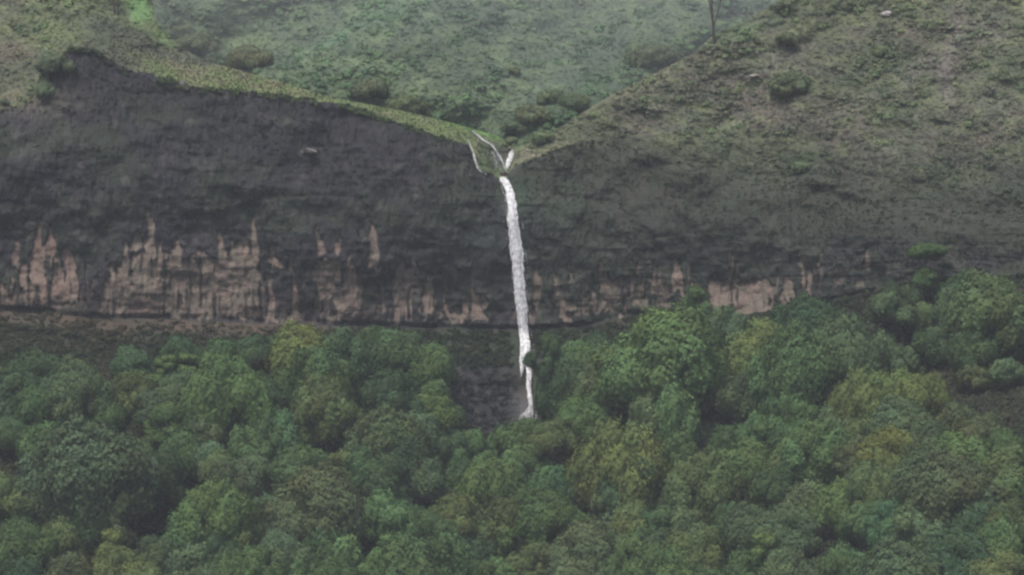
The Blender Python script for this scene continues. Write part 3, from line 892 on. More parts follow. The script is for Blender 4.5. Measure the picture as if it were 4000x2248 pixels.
crop((0, 1448), 1.81, [
    (60, 60, 220, 200, 'k'), (240, 0, 170, 150, 'd'), (230, 110, 220, 200, 'g'), (90, 330, 220, 170, 'd'), (420, 60, 250, 220, 'k'), (560, 120, 170, 170, 'b'),
    (740, 170, 190, 180, 'l'), (950, 10, 220, 170, 'o'), (950, 100, 170, 140, 'o'), (1120, 150, 230, 200, 'k'), (1200, 240, 250, 210, 'g'), (1400, 120, 260, 220, 'b'),
    (1560, 90, 200, 200, 'k'), (1330, 280, 160, 170, 'd'), (1480, 320, 170, 180, 'b'), (1640, 60, 240, 260, 'd'), (1800, 30, 300, 260, 'd'),
    (1925, 300, 240, 230, 't', 'round', 'round blue-green tree crown just left of the tall olive tree with a visible trunk'),
    (2330, 20, 330, 330, 'o', 'dome', 'tall olive tree standing clear with its thin dark trunk showing'),
    (1740, 400, 190, 200, 'g'), (650, 370, 560, 400, 'm', 'dome', 'very broad dull grey-green tree dome in the forest under the left cliff'),
    (330, 380, 250, 220, 'g'), (420, 560, 260, 260, 'g'), (640, 560, 260, 260, 't'), (120, 420, 260, 320, 'd'), (60, 740, 210, 190, 'o'), (190, 780, 200, 180, 'k'),
    (560, 850, 190, 200, 'o'), (830, 720, 200, 340, 'b', 'point', 'narrow brownish olive tree beside a dark gap in the lower left forest'),
    (1000, 480, 310, 330, 'k'), (1130, 580, 240, 280, 'd'), (1260, 430, 210, 230, 'g'), (1470, 500, 190, 200, 'k', 'round'), (1560, 570, 200, 180, 'o'), (1640, 640, 240, 210, 'b'),
    (1800, 580, 200, 210, 'k'), (2150, 540, 330, 230, 't'), (2420, 570, 190, 200, 'o'),
    (2200, 690, 440, 380, 'b', 'dome', 'big brownish olive tree dome below the tall olive tree'),
    (1520, 790, 320, 310, 'l', 'dome', 'large light green tree dome in the lower left forest, just left of centre'), (1700, 900, 230, 240, 'g'), (1880, 880, 190, 240, 'd'), (1330, 1000, 250, 230, 'g'),
    (1620, 1050, 250, 190, 'o'), (180, 1050, 320, 270, 'g'), (60, 1130, 220, 230, 'g'), (420, 1050, 230, 240, 'o'), (640, 930, 220, 250, 'd'),
    (780, 1130, 170, 220, 'y', 'point', 'pointed yellow-olive tree rising out of the lower left forest'), (850, 1250, 350, 230, 'o', 'flat'), (500, 1310, 310, 180, 'b'), (1090, 1180, 250, 210, 'k'), (1330, 1230, 260, 230, 'k'),
    (1560, 1150, 210, 190, 'd'), (1770, 1270, 300, 230, 'l', 'dome', 'round light green tree dome at the bottom, left of a smaller light green dome'),
    (2110, 1340, 200, 160, 'l', 'dome', 'small light green tree dome at the bottom edge below the brownish olive dome'),
    (2000, 1130, 270, 260, 'k'), (2300, 1070, 260, 270, 't'), (2430, 1000, 210, 210, 'o'), (1050, 1370, 320, 150, 'o'), (2380, 1300, 260, 190, 'g'), (150, 1340, 270, 170, 'd'), (1500, 1370, 230, 140, 'k')])
crop((0, 1150), 1.84, [
    (260, 420, 330, 270, 'd', 'dome', 'dark green bush-like tree at the back of the forest, far left'), (580, 470, 300, 300, 'k'), (1190, 445, 190, 200, 'l', 'point'), (1360, 430, 140, 160, 'l', 'point'),
    (1650, 450, 420, 260, 'l', 'flat', 'wide bright green tree along the forest top under the tan rock'), (960, 520, 230, 180, 'o'), (1800, 390, 230, 210, 'g'),
    (2200, 222, 340, 300, 'y', 'dome', 'bright green topped tree reaching up to the foot of the left cliff'), (2250, 400, 420, 360, 'g'), (2480, 250, 240, 360, 'd'), (60, 530, 200, 180, 'o'), (2030, 600, 160, 150, 'o'), (1300, 560, 280, 220, 'k'), (1500, 560, 260, 230, 'g')])
crop((1300, 1448), 1.81, [
    (440, 0, 300, 290, 'd'), (700, 70, 200, 160, 'g'), (560, 190, 180, 140, 'o'), (690, 170, 240, 200, 'l'), (840, 220, 170, 190, 'k'), (400, 270, 370, 290, 'k'), (620, 310, 270, 270, 'k'),
    (860, 400, 190, 210, 'd'), (970, 430, 180, 180, 'g'), (1200, 400, 160, 170, 't'), (1340, 345, 250, 180, 'g', 'dome', 'green tree dome directly under the splash at the waterfall foot'), (1560, 350, 260, 190, 'o'),
    (1750, 170, 260, 210, 'l'), (1640, 20, 230, 200, 'd'), (1870, 230, 260, 190, 'l'), (2050, 385, 460, 220, 'y', 'flat', 'wide flat topped yellow-olive tree right of the waterfall foot'), (1900, 440, 270, 190, 'o'),
    (2250, 180, 240, 270, 'k'), (2430, 100, 230, 300, 'g'), (2420, 430, 210, 210, 'g'), (100, 600, 230, 210, 'g'), (230, 560, 230, 260, 'g'), (350, 600, 250, 260, 'd'), (560, 480, 270, 270, 'd'), (640, 610, 250, 230, 'k'),
    (850, 560, 240, 240, 'g'), (1060, 560, 160, 130, 'g'), (1140, 630, 330, 270, 'l', 'dome', 'big light green tree dome in mid forest below the waterfall'), (1330, 520, 310, 210, 'g'),
    (1590, 680, 280, 170, 't', 'flat', 'flat topped blue-green tree in mid forest below the yellow-olive tree'), (1420, 760, 230, 210, 'l'), (900, 760, 170, 190, 'g'), (640, 800, 210, 210, 'd', 'dome'), (100, 820, 270, 240, 'b'),
    (310, 860, 230, 240, 'g'), (540, 920, 210, 210, 'g'), (900, 880, 330, 290, 'o'), (1100, 990, 140, 150, 'y', 'round', 'small yellow-green round tree in mid forest straight below the waterfall'), (1270, 900, 270, 230, 'o'),
    (1560, 850, 350, 290, 'l'), (1480, 960, 210, 250, 'o'), (1750, 1070, 330, 290, 'b', 'dome', 'large brownish tree dome in the lower forest right of centre'), (1950, 860, 190, 240, 'k'), (2150, 930, 270, 240, 'o'),
    (2330, 960, 210, 230, 'g'), (2480, 620, 210, 290, 'o'), (1850, 590, 280, 320, 'd'), (2070, 600, 280, 320, 'd'), (2260, 570, 230, 320, 'd'), (120, 1000, 250, 230, 'g'), (450, 960, 230, 270, 't'), (700, 1000, 250, 260, 'g'),
    (620, 1180, 440, 280, 'g', 'dome', 'wide green tree dome at the bottom left of the waterfall line'), (320, 1270, 270, 190, 'l'), (60, 1170, 180, 260, 'g'), (860, 1180, 190, 190, 'd'), (1030, 1340, 370, 160, 'g'),
    (1270, 1120, 200, 290, 'g', 'point'), (1420, 1220, 290, 240, 'o', 'dome'), (1720, 1340, 330, 160, 'b'), (2130, 1110, 210, 230, 'g'), (1970, 1130, 200, 220, 'k'),
    (2330, 1240, 400, 220, 'l', 'flat', 'light green spreading tree at the bottom edge right of centre'), (2000, 1300, 260, 180, 'g'), (2300, 1130, 260, 170, 'k'), (1000, 1130, 240, 220, 'd')])
crop((2600, 1448), 1.81, [
    (290, 20, 130, 160, 'o', 'loose'), (560, 20, 270, 230, 'k'), (800, 50, 230, 230, 'g'), (1060, 30, 260, 180, 'k'), (1430, 0, 320, 160, 'y', 'flat', 'wide yellow-green tree at the forest top under the reddish bare soil'),
    (1780, 10, 300, 220, 'y', 'dome', 'yellow-green tree dome at the forest top, right of the wide yellow-green one'), (1480, 150, 170, 160, 'o'), (1700, 200, 350, 270, 'k'), (900, 140, 240, 260, 'l', 'point', 'upright light green tree in the upper right forest'),
    (1240, 230, 240, 190, 'k'), (1380, 290, 180, 180, 'o'), (700, 300, 170, 170, 't'), (480, 390, 240, 210, 'g'), (1090, 360, 340, 270, 'l', 'dome', 'large light olive-green tree dome in the middle of the right forest'), (940, 480, 260, 240, 'o'),
    (1200, 440, 240, 260, 'g'), (1350, 470, 220, 260, 'b'), (1590, 405, 300, 270, 'y', 'dome', 'bright yellow-green tree in the middle of the right forest'), (1870, 360, 260, 240, 'k'), (2130, 450, 290, 160, 'l', 'flat', 'pale green flat topped tree in the middle of the far right forest'),
    (2420, 420, 210, 210, 'g'), (2250, 310, 250, 190, 'b'), (2400, 530, 250, 160, 'o'), (560, 500, 290, 270, 'g'), (270, 590, 340, 310, 'o', 'dome', 'lumpy round light olive tree right of the darkest gap in the forest'), (90, 760, 190, 180, 'k'),
    (780, 680, 270, 240, 'g'), (800, 610, 160, 150, 'l'), (1180, 780, 310, 190, 'l', 'flat'), (1000, 800, 260, 260, 'b'), (1520, 660, 340, 270, 'o'), (1800, 600, 330, 330, 'k'),
    (2080, 590, 440, 340, 'b', 'dome', 'broad brownish grey tree dome in the right forest under the pale flat topped tree'), (2440, 680, 210, 160, 'o'), (2380, 760, 260, 210, 'g'), (1420, 930, 270, 210, 'g'), (1600, 930, 270, 230, 't'), (1900, 850, 360, 310, 'k'),
    (640, 950, 310, 270, 'k'), (860, 950, 310, 270, 'k'), (460, 950, 230, 210, 'g'), (150, 950, 230, 210, 'k'), (2430, 920, 270, 240, 'o'), (2350, 1050, 240, 260, 'g'), (200, 1130, 330, 270, 'o'), (690, 1150, 220, 270, 'l', 'point'),
    (60, 1260, 270, 190, 'o'), (560, 1280, 230, 180, 'g'), (850, 1270, 250, 190, 'k'), (1270, 1230, 230, 210, 'g'), (1700, 1210, 420, 250, 'k', 'dome', 'wide grey-green tree dome at the bottom of the right forest'), (2050, 1130, 350, 320, 'd'),
    (1450, 1290, 270, 170, 'g'), (1080, 1330, 230, 150, 'k'), (2350, 1280, 300, 190, 'o'), (1350, 1060, 230, 170, 'g'), (1100, 1080, 310, 210, 'd'), (300, 1390, 260, 110, 'g'), (2200, 900, 230, 260, 'd'), (2080, 230, 260, 200, 'b')])
crop((1900, 1050), 1.84, [
    (1240, 290, 580, 380, 'l', 'dome', 'largest pale green round tree dome at the forest top right of the waterfall'), (1190, 455, 320, 220, 'l', 'flat', 'light green tree in front of the largest pale green dome'),
    (1525, 130, 200, 270, 'g', 'point', 'pointed green tree rising before the cliff left of the tan rock block'), (1500, 330, 270, 300, 'k'), (1700, 270, 270, 230, 'k'),
    (1930, 375, 280, 340, 'y', 'dome', 'yellow-green tree at the forest top below the tan rock block'), (1740, 600, 210, 200, 'l'), (2260, 430, 400, 410, 'g', 'dome', 'big green tree dome right of the yellow-green tree below the tan rock block'), (1850, 750, 290, 290, 'k'),
    (1580, 740, 140, 160, 'o', 'round'), (830, 680, 290, 260, 'k'), (620, 760, 180, 210, 'g'), (455, 470, 150, 380, 'd', 'point', 'dark green tree hugging the right side of the waterfall foot'), (540, 600, 200, 300, 'd'), (1300, 640, 380, 250, 'd'), (2060, 480, 220, 250, 'g')])
crop((2900, 850), 2.342, [
    (2330, 530, 540, 460, 'o', 'dome', 'big olive green round tree high up at the right edge'), (1020, 920, 500, 260, 'k', 'flat', 'pale grey-green spreading bush tree just above the reddish bare soil'), (1450, 600, 320, 220, 'k'), (1650, 780, 180, 200, 'o'), (1950, 640, 280, 280, 'k'), (1900, 900, 320, 270, 'k'),
    (650, 740, 400, 260, 'd', 'dome', 'dark green bush tree at the cliff foot right of the tan rock block'), (380, 810, 320, 220, 'd'), (625, 940, 160, 220, 'o', 'point'), (2020, 490, 280, 230, 'd'), (2150, 1000, 380, 280, 'd'), (1720, 1040, 250, 220, 'g'), (2250, 1150, 220, 130, 'b'), (2450, 1060, 200, 150, 'k'), (2120, 1320, 220, 120, 'b'), (2420, 1300, 220, 130, 'k'), (1500, 1180, 240, 170, 'k'), (1900, 760, 200, 180, 'g'), (2200, 760, 220, 200, 'g')])

crop((0, 0), .644, [
    (455, 848, 70, 56, 'd'), (560, 858, 80, 60, 'g'), (640, 846, 84, 66, 'd'), (705, 838, 60, 60, 'd'), (330, 872, 70, 56, 'd'), (230, 884, 70, 50, 'k'), (1000, 832, 90, 80, 'd'), (1080, 868, 80, 76, 'g'),
    (940, 826, 70, 70, 'g'), (60, 880, 70, 56, 'd'), (870, 850, 70, 70, 'd'), (1380, 850, 60, 60, 'd'), (1450, 860, 70, 64, 'g'), (1500, 840, 60, 60, 'd')])

GROUP = 'forest trees on the hillside below the cliff'
placed = []


def put_tree(u, vtop, wpx, hpx, c, style, label, group, name='forest_tree', depth=None, trunk_k=1.0, tilt=None, cat='tree', extra=1.45):
    r = np.random.default_rng(int(u * 7 + vtop * 13) % 99991)
    full = max(hpx, wpx * .8) * extra
    if cat == 'tree':
        k_ = (1.28 if label else 1.2); wpx = wpx * k_; full *= (1.25 if label else 1.15)
    vb = vtop + full
    pt = (depth or P)(u, vb); pt = np.array(pt).ravel()
    Y = pt[1]
    z_top = K * (1124 - vtop) * Y
    H = z_top - pt[2]; W = wpx * K * Y * 1.2
    Hc = H * .9 if cat == 'tree' else min(max(hpx * K * Y, W * .55), H * .95)
    best, bs = None, 1e9
    for i, (st, w0, h0, me) in enumerate(VAR):
        s = abs(math.log(W / w0)) * 2 + abs(math.log((Hc / W) / (h0 / w0))) * 1.2 + (0 if style is None or st == style else 1.5) + r.uniform(0, .55)
        if style is None and st in ('point', 'flat') and cat == 'tree': s += .5
        if s < bs: bs, best = s, i
    st, w0, h0, me = VAR[best]
    root = bpy.data.objects.new(name, None); C.objects.link(root)
    root.location = pt
    root['category'] = cat
    if group: root['group'] = group
    if label: root['label'] = label
    cr = bpy.data.objects.new('crown', me); C.objects.link(cr); cr.parent = root
    cr.location = (0, 0, H - Hc if cat == 'tree' else -.22 * Hc)
    cr.scale = (W / w0, W / w0, Hc / h0)
    cr.rotation_euler = (0, 0, r.uniform(0, 6.283))
    j = float(np.clip(r.normal(1, .16), .65, 1.4)) if not label else float(np.clip(r.normal(1, .05), .92, 1.08)); hue = r.normal(0, .035)
    cc = (np.array(COL[c]) if cat == 'tree' else .45 * np.array(COL[c]) + np.array([.062, .068, .046])) * (1.0 if cat == 'tree' else 1.45) * j * np.array([1 + hue, 1, 1 - hue]) / .6
    cr.color = (cc[0], cc[1], cc[2], 1)
    tk = bpy.data.objects.new('trunk', TR[int(r.integers(len(TR)))]); C.objects.link(tk); tk.parent = root
    tk.scale = (W / 8 * trunk_k, W / 8 * trunk_k, H * .95 / 8)
    tk.rotation_euler = (0, 0, r.uniform(0, 6.283))
    return root, W, Hc


big_ = [t for t in CAT if t[6]]
keepc = []
GAPS = [(2560, 1815, 90, 95), (630, 1950, 70, 110), (1610, 1900, 60, 70), (1215, 1690, 60, 90), (3050, 1690, 60, 50), (1950, 2060, 80, 80), (3300, 2080, 110, 60), (40, 1800, 80, 60), (420, 2150, 60, 60)]
for t in CAT:
    if not t[6] and any(((t[0] - a) / c_) ** 2 + ((t[1] + t[3] * .4 - b) / d_) ** 2 < 1 for a, b, c_, d_ in GAPS): continue
    if not t[6] and any(((t[0] - b[0]) / (.5 * b[2])) ** 2 + ((t[1] + t[3] / 2 - b[1] - b[3] / 2) / (.55 * b[3])) ** 2 < 1 for b in big_): continue
    if not t[6] and any(abs(t[0] - b[0]) < .28 * b[2] and abs(t[1] - b[1]) < .3 * b[3] for b in keepc): continue
    keepc.append(t)
CAT = keepc
for t in CAT:
    root, W, Hc = put_tree(*t[:5], t[5], t[6], GROUP)
    placed.append([t, root, W, Hc])

# plain words for every tree that has no name of its own yet
ORD = ['', 'first', 'second', 'third', 'fourth', 'fifth', 'sixth', 'seventh', 'eighth', 'ninth', 'tenth', 'eleventh', 'twelfth', 'thirteenth', 'fourteenth', 'fifteenth', 'sixteenth', 'seventeenth', 'eighteenth', 'nineteenth', 'twentieth']
bands = [(1480, "top row"), (1640, "second row"), (1800, "third row"), (1960, "fourth row"), (2090, "fifth row"), (9999, 'bottom row')]
from collections import defaultdict
dd = defaultdict(list)
for t, root, W, Hc in placed:
    b = next(n for lim, n in bands if t[1] < lim)
    dd[(t[4], b)].append((t[0], t, root, W, Hc))
for (c, b), L in dd.items():
    L.sort(key=lambda q: q[0])
    for i, (u0, t, root, W, Hc) in enumerate(L):
        if t[6]: continue
        size = 'small' if W < 7 else ('broad' if W > 12.5 else '')
        shp = {'point': 'upright', 'flat': 'flat-topped', 'round': 'rounded', 'dome': 'domed', 'loose': 'loose'}.get(t[5], 'bushy')
        first = ' '.join(x for x in (size, shp, CNAME[c], 'tree') if x)
        if len(L) == 1:
            lab = '%s, the only %s one in the forest %s' % (first, CNAME[c], b)
        else:
            lab = '%s, %s %s one from the left in the %s' % (first, ORD[i + 1], CNAME[c].replace('-green', ''), b)
        root['label'] = lab
print('trees', len(placed), time.time() - T0)

# ------------------------------------------------------------------ shrubs above the cliff
SH = 'shrubs on the slopes above the cliff'


def shrub(off, sc, rows, depth):
    for x, y, w_, h_, c, lab in rows:
        put_tree(off[0] + x / sc, off[1] + y / sc, w_ / sc, h_ / sc * .75, c, 'dome', lab, SH, 'hill_shrub', depth, .5, cat='shrub', extra=1.05)


shrub((1300, 0), 1.84, [
    (1310, 805, 180, 150, 'k', 'round dark shrub in the gully bed straight above the waterfall lip'),
    (1580, 590, 170, 130, 'g', 'left of two green shrubs side by side on the far side of the gully'),
    (1725, 600, 200, 140, 'g', 'right of two green shrubs side by side on the far side of the gully'),
    (1440, 690, 220, 190, 'k', 'grey-green shrub above the round dark gully shrub'),
    (2330, 230, 250, 170, 'k', 'big grey-green shrub behind the bright grass crest below the bare tree'),
    (2170, 260, 130, 260, 'l', 'tall light green shrub left of the big grey-green shrub'),
    (520, 590, 250, 160, 'g', 'green shrub on the back hill just above the grass ledge'),
    (250, 480, 240, 150, 'k', 'grey-green shrub on the back hill above the middle of the grass ledge'),
    (1300, 450, 90, 60, 'l', 'tiny bright green shrub alone on the back hill')], PB)
shrub((0, 0), 1.84, [
    (1800, 235, 290, 200, 'o', 'pale olive mound-shaped shrub on the back hill'),
    (1560, 330, 180, 120, 'd', 'small dark shrub left of the pale olive mound'),
    (1400, 160, 260, 240, 'k', 'large grey-green shrub in the side gully behind the left hill'),
    (1260, 60, 240, 200, 'k', 'grey-green shrub high in the side gully at the top')], PB)
shrub((0, 0), 1.84, [
    (400, 300, 240, 150, 'd', 'dark shrub at the left end of the grass ledge'),
    (330, 560, 120, 150, 'g', 'small green shrub on the left cliff shoulder'),
    (30, 690, 70, 60, 'd', 'tiny dark shrub on reddish soil at the left edge')], P)
shrub((2600, 0), 1.84, [
    (870, 195, 130, 110, 'k', 'grey-green shrub on the spur right of the bare tree'),
    (900, 440, 260, 90, 'o', 'low olive shrub on the spur below the bare tree'),
    (1540, 310, 100, 110, 't', 'small blue-green shrub high on the right spur'),
    (980, 1130, 120, 110, 'g', 'green shrub at the lower end of a grassy rib on the spur')], P)
shrub((1300, 0), 1.84, [
    (1510, 905, 140, 90, 'g', 'small green shrub on the grassy bank right of the waterfall lip'),
    (1280, 960, 80, 60, 'k', 'tiny grey-green shrub beside the waterfall lip')], P)


# ------------------------------------------------------------------ trees with trunks in view
def branchy(name, label, cat, pu_, pv, stems, depth, crowns=(), group=None, ccol='g'):
    """stems: lists of (du, dv, radius px) from the foot, in photograph pixels at the foot's depth"""
    pt = np.array(depth(pu_, pv)).ravel(); s = K * pt[1]
    root = bpy.data.objects.new(name, None); C.objects.link(root); root.location = pt
    root['label'] = label; root['category'] = cat
    if group: root['group'] = group
    r = np.random.default_rng(int(pu_))
    parts = []
    for k, st in enumerate(stems):
        a = np.array(st, float); 
        yy = np.linspace(0, 1, len(a)) * r.uniform(-1.5, 1.5) * (k > 0)
        parts.append(tube(np.stack([a[:, 0] * s, yy, -a[:, 1] * s], -1), a[:, 2] * s, 7))
    v, f = join(parts)
    link('trunk', make_mesh('trunk', v, f, None, np.tile((0.05, 0.044, 0.04), (len(v), 1)), M_BARK), root)
    for (du, dv, w_, h_, st) in crowns:
        W = w_ * s; Hc = h_ * s
        st0, w0, h0, me = min(VAR, key=lambda q: abs(math.log(W / q[1])) + abs(math.log((Hc / W) / (q[2] / q[1]))) + (0 if q[0] == st else 1))
        cr = bpy.data.objects.new('crown', me); C.objects.link(cr); cr.parent = root
        cr.location = (du * s, 0, -(dv + h_) * s); cr.scale = (W / w0, W / w0, Hc / h0); cr.rotation_euler = (0, 0, r.uniform(0, 6))
        cc = np.array(COL[ccol]) / .6; cr.color = (cc[0], cc[1], cc[2], 1)
    return root


branchy('bare_tree', 'bare dark tree trunk standing on the grassy crest at the top edge', 'tree', 2790, 172,
        [[(0, 8, 7), (-4, -60, 5), (-10, -150, 4), (-8, -260, 3), (-12, -380, 2)], [(-8, -90, 2.6), (-20, -170, 2.4), (-34, -300, 2.5), (-50, -400, 1)], [(-2, -70, 2.8), (22, -150, 2.5), (30, -280, 2.5), (46, -380, 1)],
         [(-10, -190, 3), (-50, -280, 2), (-80, -340, 1)], [(24, -160, 2.5), (60, -260, 1.5), (80, -330, 1)]], P)
branchy('slender_tree', 'thin sapling trunks on the far left hill beside the bright meadow', 'tree', 447, 55,
        [[(0, 6, 5), (-3, -60, 4), (2, -160, 2)], [(12, 6, 4), (10, -70, 3), (18, -160, 2)]], P)
branchy('leaning_tree', 'thin leaning tree with a small sparse crown before the right cliff', 'tree', 3662, 1215,
        [[(0, 10, 6), (-10, -40, 5), (-24, -70, 5), (-46, -130, 4), (-50, -190, 3), (-44, -235, 1.5)], [(-24, -70, 3.5), (10, -120, 3), (30, -150, 1.5)], [(-48, -160, 2.5), (-90, -215, 1.2)]], P,
        [(-40, -262 + 0, 150, 62, 'flat'), (-40, -170, 110, 90, 'loose'), (40, -130, 100, 90, 'loose')], ccol='g')
branchy('slender_tree', 'tree with a straight bare trunk and grey-green crown above the reddish bare soil', 'tree', 3530, 1385,
        [[(0, 10, 6), (-4, -60, 5), (-10, -120, 4), (-30, -190, 2)], [(-8, -100, 3), (30, -150, 1.5)]], P, [(-70, -240, 140, 120, 'round'), (0, -190, 130, 90, 'loose')], ccol='k')
branchy('slender_tree', 'thin dark sapling standing in front of the splash at the waterfall foot', 'tree', 2090, 1650,
        [[(0, 8, 4), (-5, -60, 3), (-12, -140, 2.2), (-14, -230, 1)], [(-8, -90, 1.8), (10, -150, 1)], [(-11, -130, 1.6), (-32, -190, .8)]], lambda u, v: P(u, v, -3.0), [(-18, -275, 60, 70, 'loose')], ccol='d')


# ------------------------------------------------------------------ waterfall
wf = bpy.data.objects.new('waterfall', None); C.objects.link(wf)
wf.location = P(2080, 1640); wf['label'] = 'tall narrow white waterfall dropping from the cliff notch into the forest'; wf['category'] = 'waterfall'
wl = np.array(wf.location)


def stream(name, path, n, seed, off=-1.0, rr=(.10, .30), clear=False, dens=1.0, grey=(.86, 1.08), span=(.25, .8)):
    """falling water: many lumpy strands that start and end at different heights"""
    r = np.random.default_rng(seed)
    p = np.array(path, float)
    vs = np.arange(p[0, 1], p[-1, 1] + .1, 5.0) if p[-1, 1] > p[0, 1] else None
    u_c = np.interp(vs, p[:, 1], p[:, 0]); wd = np.interp(vs, p[:, 1], p[:, 2]) * .76
    Yb = bil(YF, u_c, vs) + off
    if clear:
        Yb = np.minimum(Yb, np.minimum.accumulate(Yb) + .0)
    Yb = np.convolve(np.pad(Yb, 4, 'edge'), np.ones(9) / 9, 'valid')
    V = []; F = []; Cc = []; o = 0
    for k in range(n):
        a0 = r.uniform(-1, 1); 
        a0 = float(np.clip(r.normal(0, .5), -1.25, 1.25))
        i0 = int(r.uniform(-.25, .8) * len(vs)); i1 = i0 + int(r.uniform(*span) * len(vs)) + 4
        i0 = max(i0, 0); i1 = min(i1, len(vs) - 1)
        if i1 - i0 < 3: continue
        idx = np.arange(i0, i1 + 1)
        wob = .35 * vnoise(idx * .22 + k * 9.1, np.full(len(idx), k * 1.7), seed) + .2 * vnoise(idx * .6, np.full(len(idx), k * 3.1), seed + 1)
        uu2 = u_c[idx] + (a0 + wob) * wd[idx] * .5
        yy = Yb[idx] - r.uniform(0, .9) * (1 - abs(a0) * .6) + .4 * wob
        rad = r.uniform(*rr) * (.75 + 1.1 * np.abs(vnoise(idx * .5 + k * 5, np.full(len(idx), k * 1.), seed + 2)) * 1.6)
        rad = rad * np.clip(np.minimum(np.arange(len(idx)) + .3, len(idx) - np.arange(len(idx)) - .7) / 3, .15, 1)
        path3 = place(uu2, vs[idx], yy) - wl
        v, f = tube(path3, rad, 5)
        V.append(v); F.append(f + o); o += len(v)
        tone = r.uniform(*grey) * .95
        tn = tone * (1 + .3 * vnoise(idx * .4 + k, np.full(len(idx), k * 2.), seed + 3)) * (1 + .22 * fbm(uu2 / 10, vs[idx] / 38, 2, seed + 4))
        Cc.append(np.repeat(np.clip(tn, .1, .93)[:, None] * np.array([[1, 1, 1.02]]), 5, 0))
    # spray lumps
    m = int(n * 9 * dens)
    i = r.integers(0, len(vs), m); a = np.clip(r.normal(0, .48, m), -1.25, 1.25)
    cpt = place(u_c[i] + a * wd[i] * .5, vs[i] + r.uniform(-3, 3, m), Yb[i] - r.uniform(0, 1.2, m)) - wl
    oct_ = np.array([(1, 0, 0), (-1, 0, 0), (0, 1, 0), (0, -1, 0), (0, 0, 1.8), (0, 0, -1.8)], float)
    ot = np.array([(0, 2, 4), (2, 1, 4), (1, 3, 4), (3, 0, 4), (2, 0, 5), (1, 2, 5), (3, 1, 5), (0, 3, 5)])
    s = r.uniform(.03, .12, m)
    ov = cpt[:, None] + oct_[None] * s[:, None, None]
    base_o = o
    V.append(ov.reshape(-1, 3)); TT = (ot[None] + (np.arange(m) * 6)[:, None, None] + base_o).reshape(-1, 3)
    Cc.append(np.repeat(np.repeat(r.uniform(.6, .85, m)[:, None], 3, 1), 6, 0))
    me = make_mesh(name, np.concatenate(V), np.concatenate(F), TT, np.concatenate(Cc), M_WATER)
    o_ = link(name, me, wf)
    return o_


stream('main_plunge', [(1960, 692, 34), (1966, 705, 40), (1978, 726, 40), (1988, 750, 40), (1996, 800, 46), (2003, 870, 52), (2012, 940, 56), (2019, 990, 56), (2020, 1030, 46), (2024, 1080, 46), (2030, 1150, 46),
                       (2039, 1200, 42), (2044, 1270, 38), (2050, 1320, 36), (2056, 1372, 32), (2060, 1410, 22), (2064, 1450, 14)], 150, 5, -1.4, (.05, .20), True, dens=.35)
stream('spray_veil', [(1966, 705, 50), (1990, 760, 66), (2005, 870, 78), (2020, 1000, 82), (2034, 1150, 78), (2052, 1290, 74), (2062, 1380, 70)], 170, 15, -1.7, (.012, .04), True, dens=.3, span=(.02, .06))
stream('lower_strand', [(2040, 1350, 24), (2038, 1400, 24), (2038, 1434, 16), (2037, 1462, 6), (2036, 1472, 3)], 36, 6, -1.6, (.04, .13))
stream('lower_cascade', [(2060, 1355, 16), (2066, 1400, 14), (2068, 1430, 20), (2070, 1470, 24), (2066, 1500, 20), (2068, 1540, 18), (2076, 1580, 24), (2078, 1606, 44), (2074, 1640, 66)], 70, 7, -1.6, (.04, .13))
stream('splash', [(2080, 1585, 26), (2078, 1605, 56), (2072, 1622, 84), (2068, 1642, 96)], 60, 16, -2.4, (.04, .15), dens=2.5, span=(.15, .5))
stream('side_trickle', [(1826, 545, 5), (1836, 568, 8), (1848, 600, 8), (1856, 630, 10), (1868, 662, 10), (1880, 674, 6), (1904, 682, 3)], 20, 8, -.5, (.03, .09), dens=.5, grey=(.35, .65))
stream('upper_rill', [(1846, 512, 5), (1864, 528, 9), (1888, 550, 16), (1918, 565, 16), (1940, 595, 13), (1960, 630, 9), (1974, 662, 8), (1978, 672, 5)], 40, 9, -.5, (.03, .10), dens=.5, grey=(.32, .62))
stream('slab_film', [(1922, 590, 14), (1935, 620, 30), (1945, 660, 34)], 12, 12, -.4, (.03, .07), dens=.3, grey=(.25, .45))
stream('upper_spout', [(1999, 590, 10), (1998, 600, 22), (1994, 620, 24), (1988, 640, 20), (1982, 662, 9)], 34, 10, -.9, (.10, .24), grey=(.8, 1.0))

# spray hanging at the foot: thin volume
mm = bpy.data.materials.new('spray_mist'); mm.use_nodes = True
n = mm.node_tree.nodes; L = mm.node_tree.links
for x in list(n): n.remove(x)
out = n.new('ShaderNodeOutputMaterial'); pv = n.new('ShaderNodeVolumePrincipled')
pv.inputs['Color'].default_value = (.95, .96, 1, 1); 
tcm = n.new('ShaderNodeTexCoord'); vs_ = n.new('ShaderNodeVectorMath'); vs_.operation = 'DISTANCE'; vs_.inputs[1].default_value = (.5, .5, .5)
mrm = n.new('ShaderNodeMapRange'); mrm.interpolation_type = 'SMOOTHSTEP'
mrm.inputs[1].default_value = .1; mrm.inputs[2].default_value = .48; mrm.inputs[3].default_value = .055; mrm.inputs[4].default_value = 0
L.new(tcm.outputs['Generated'], vs_.inputs[0]); L.new(vs_.outputs['Value'], mrm.inputs[0]); L.new(mrm.outputs[0], pv.inputs['Density'])
L.new(pv.outputs[0], out.inputs['Volume'])


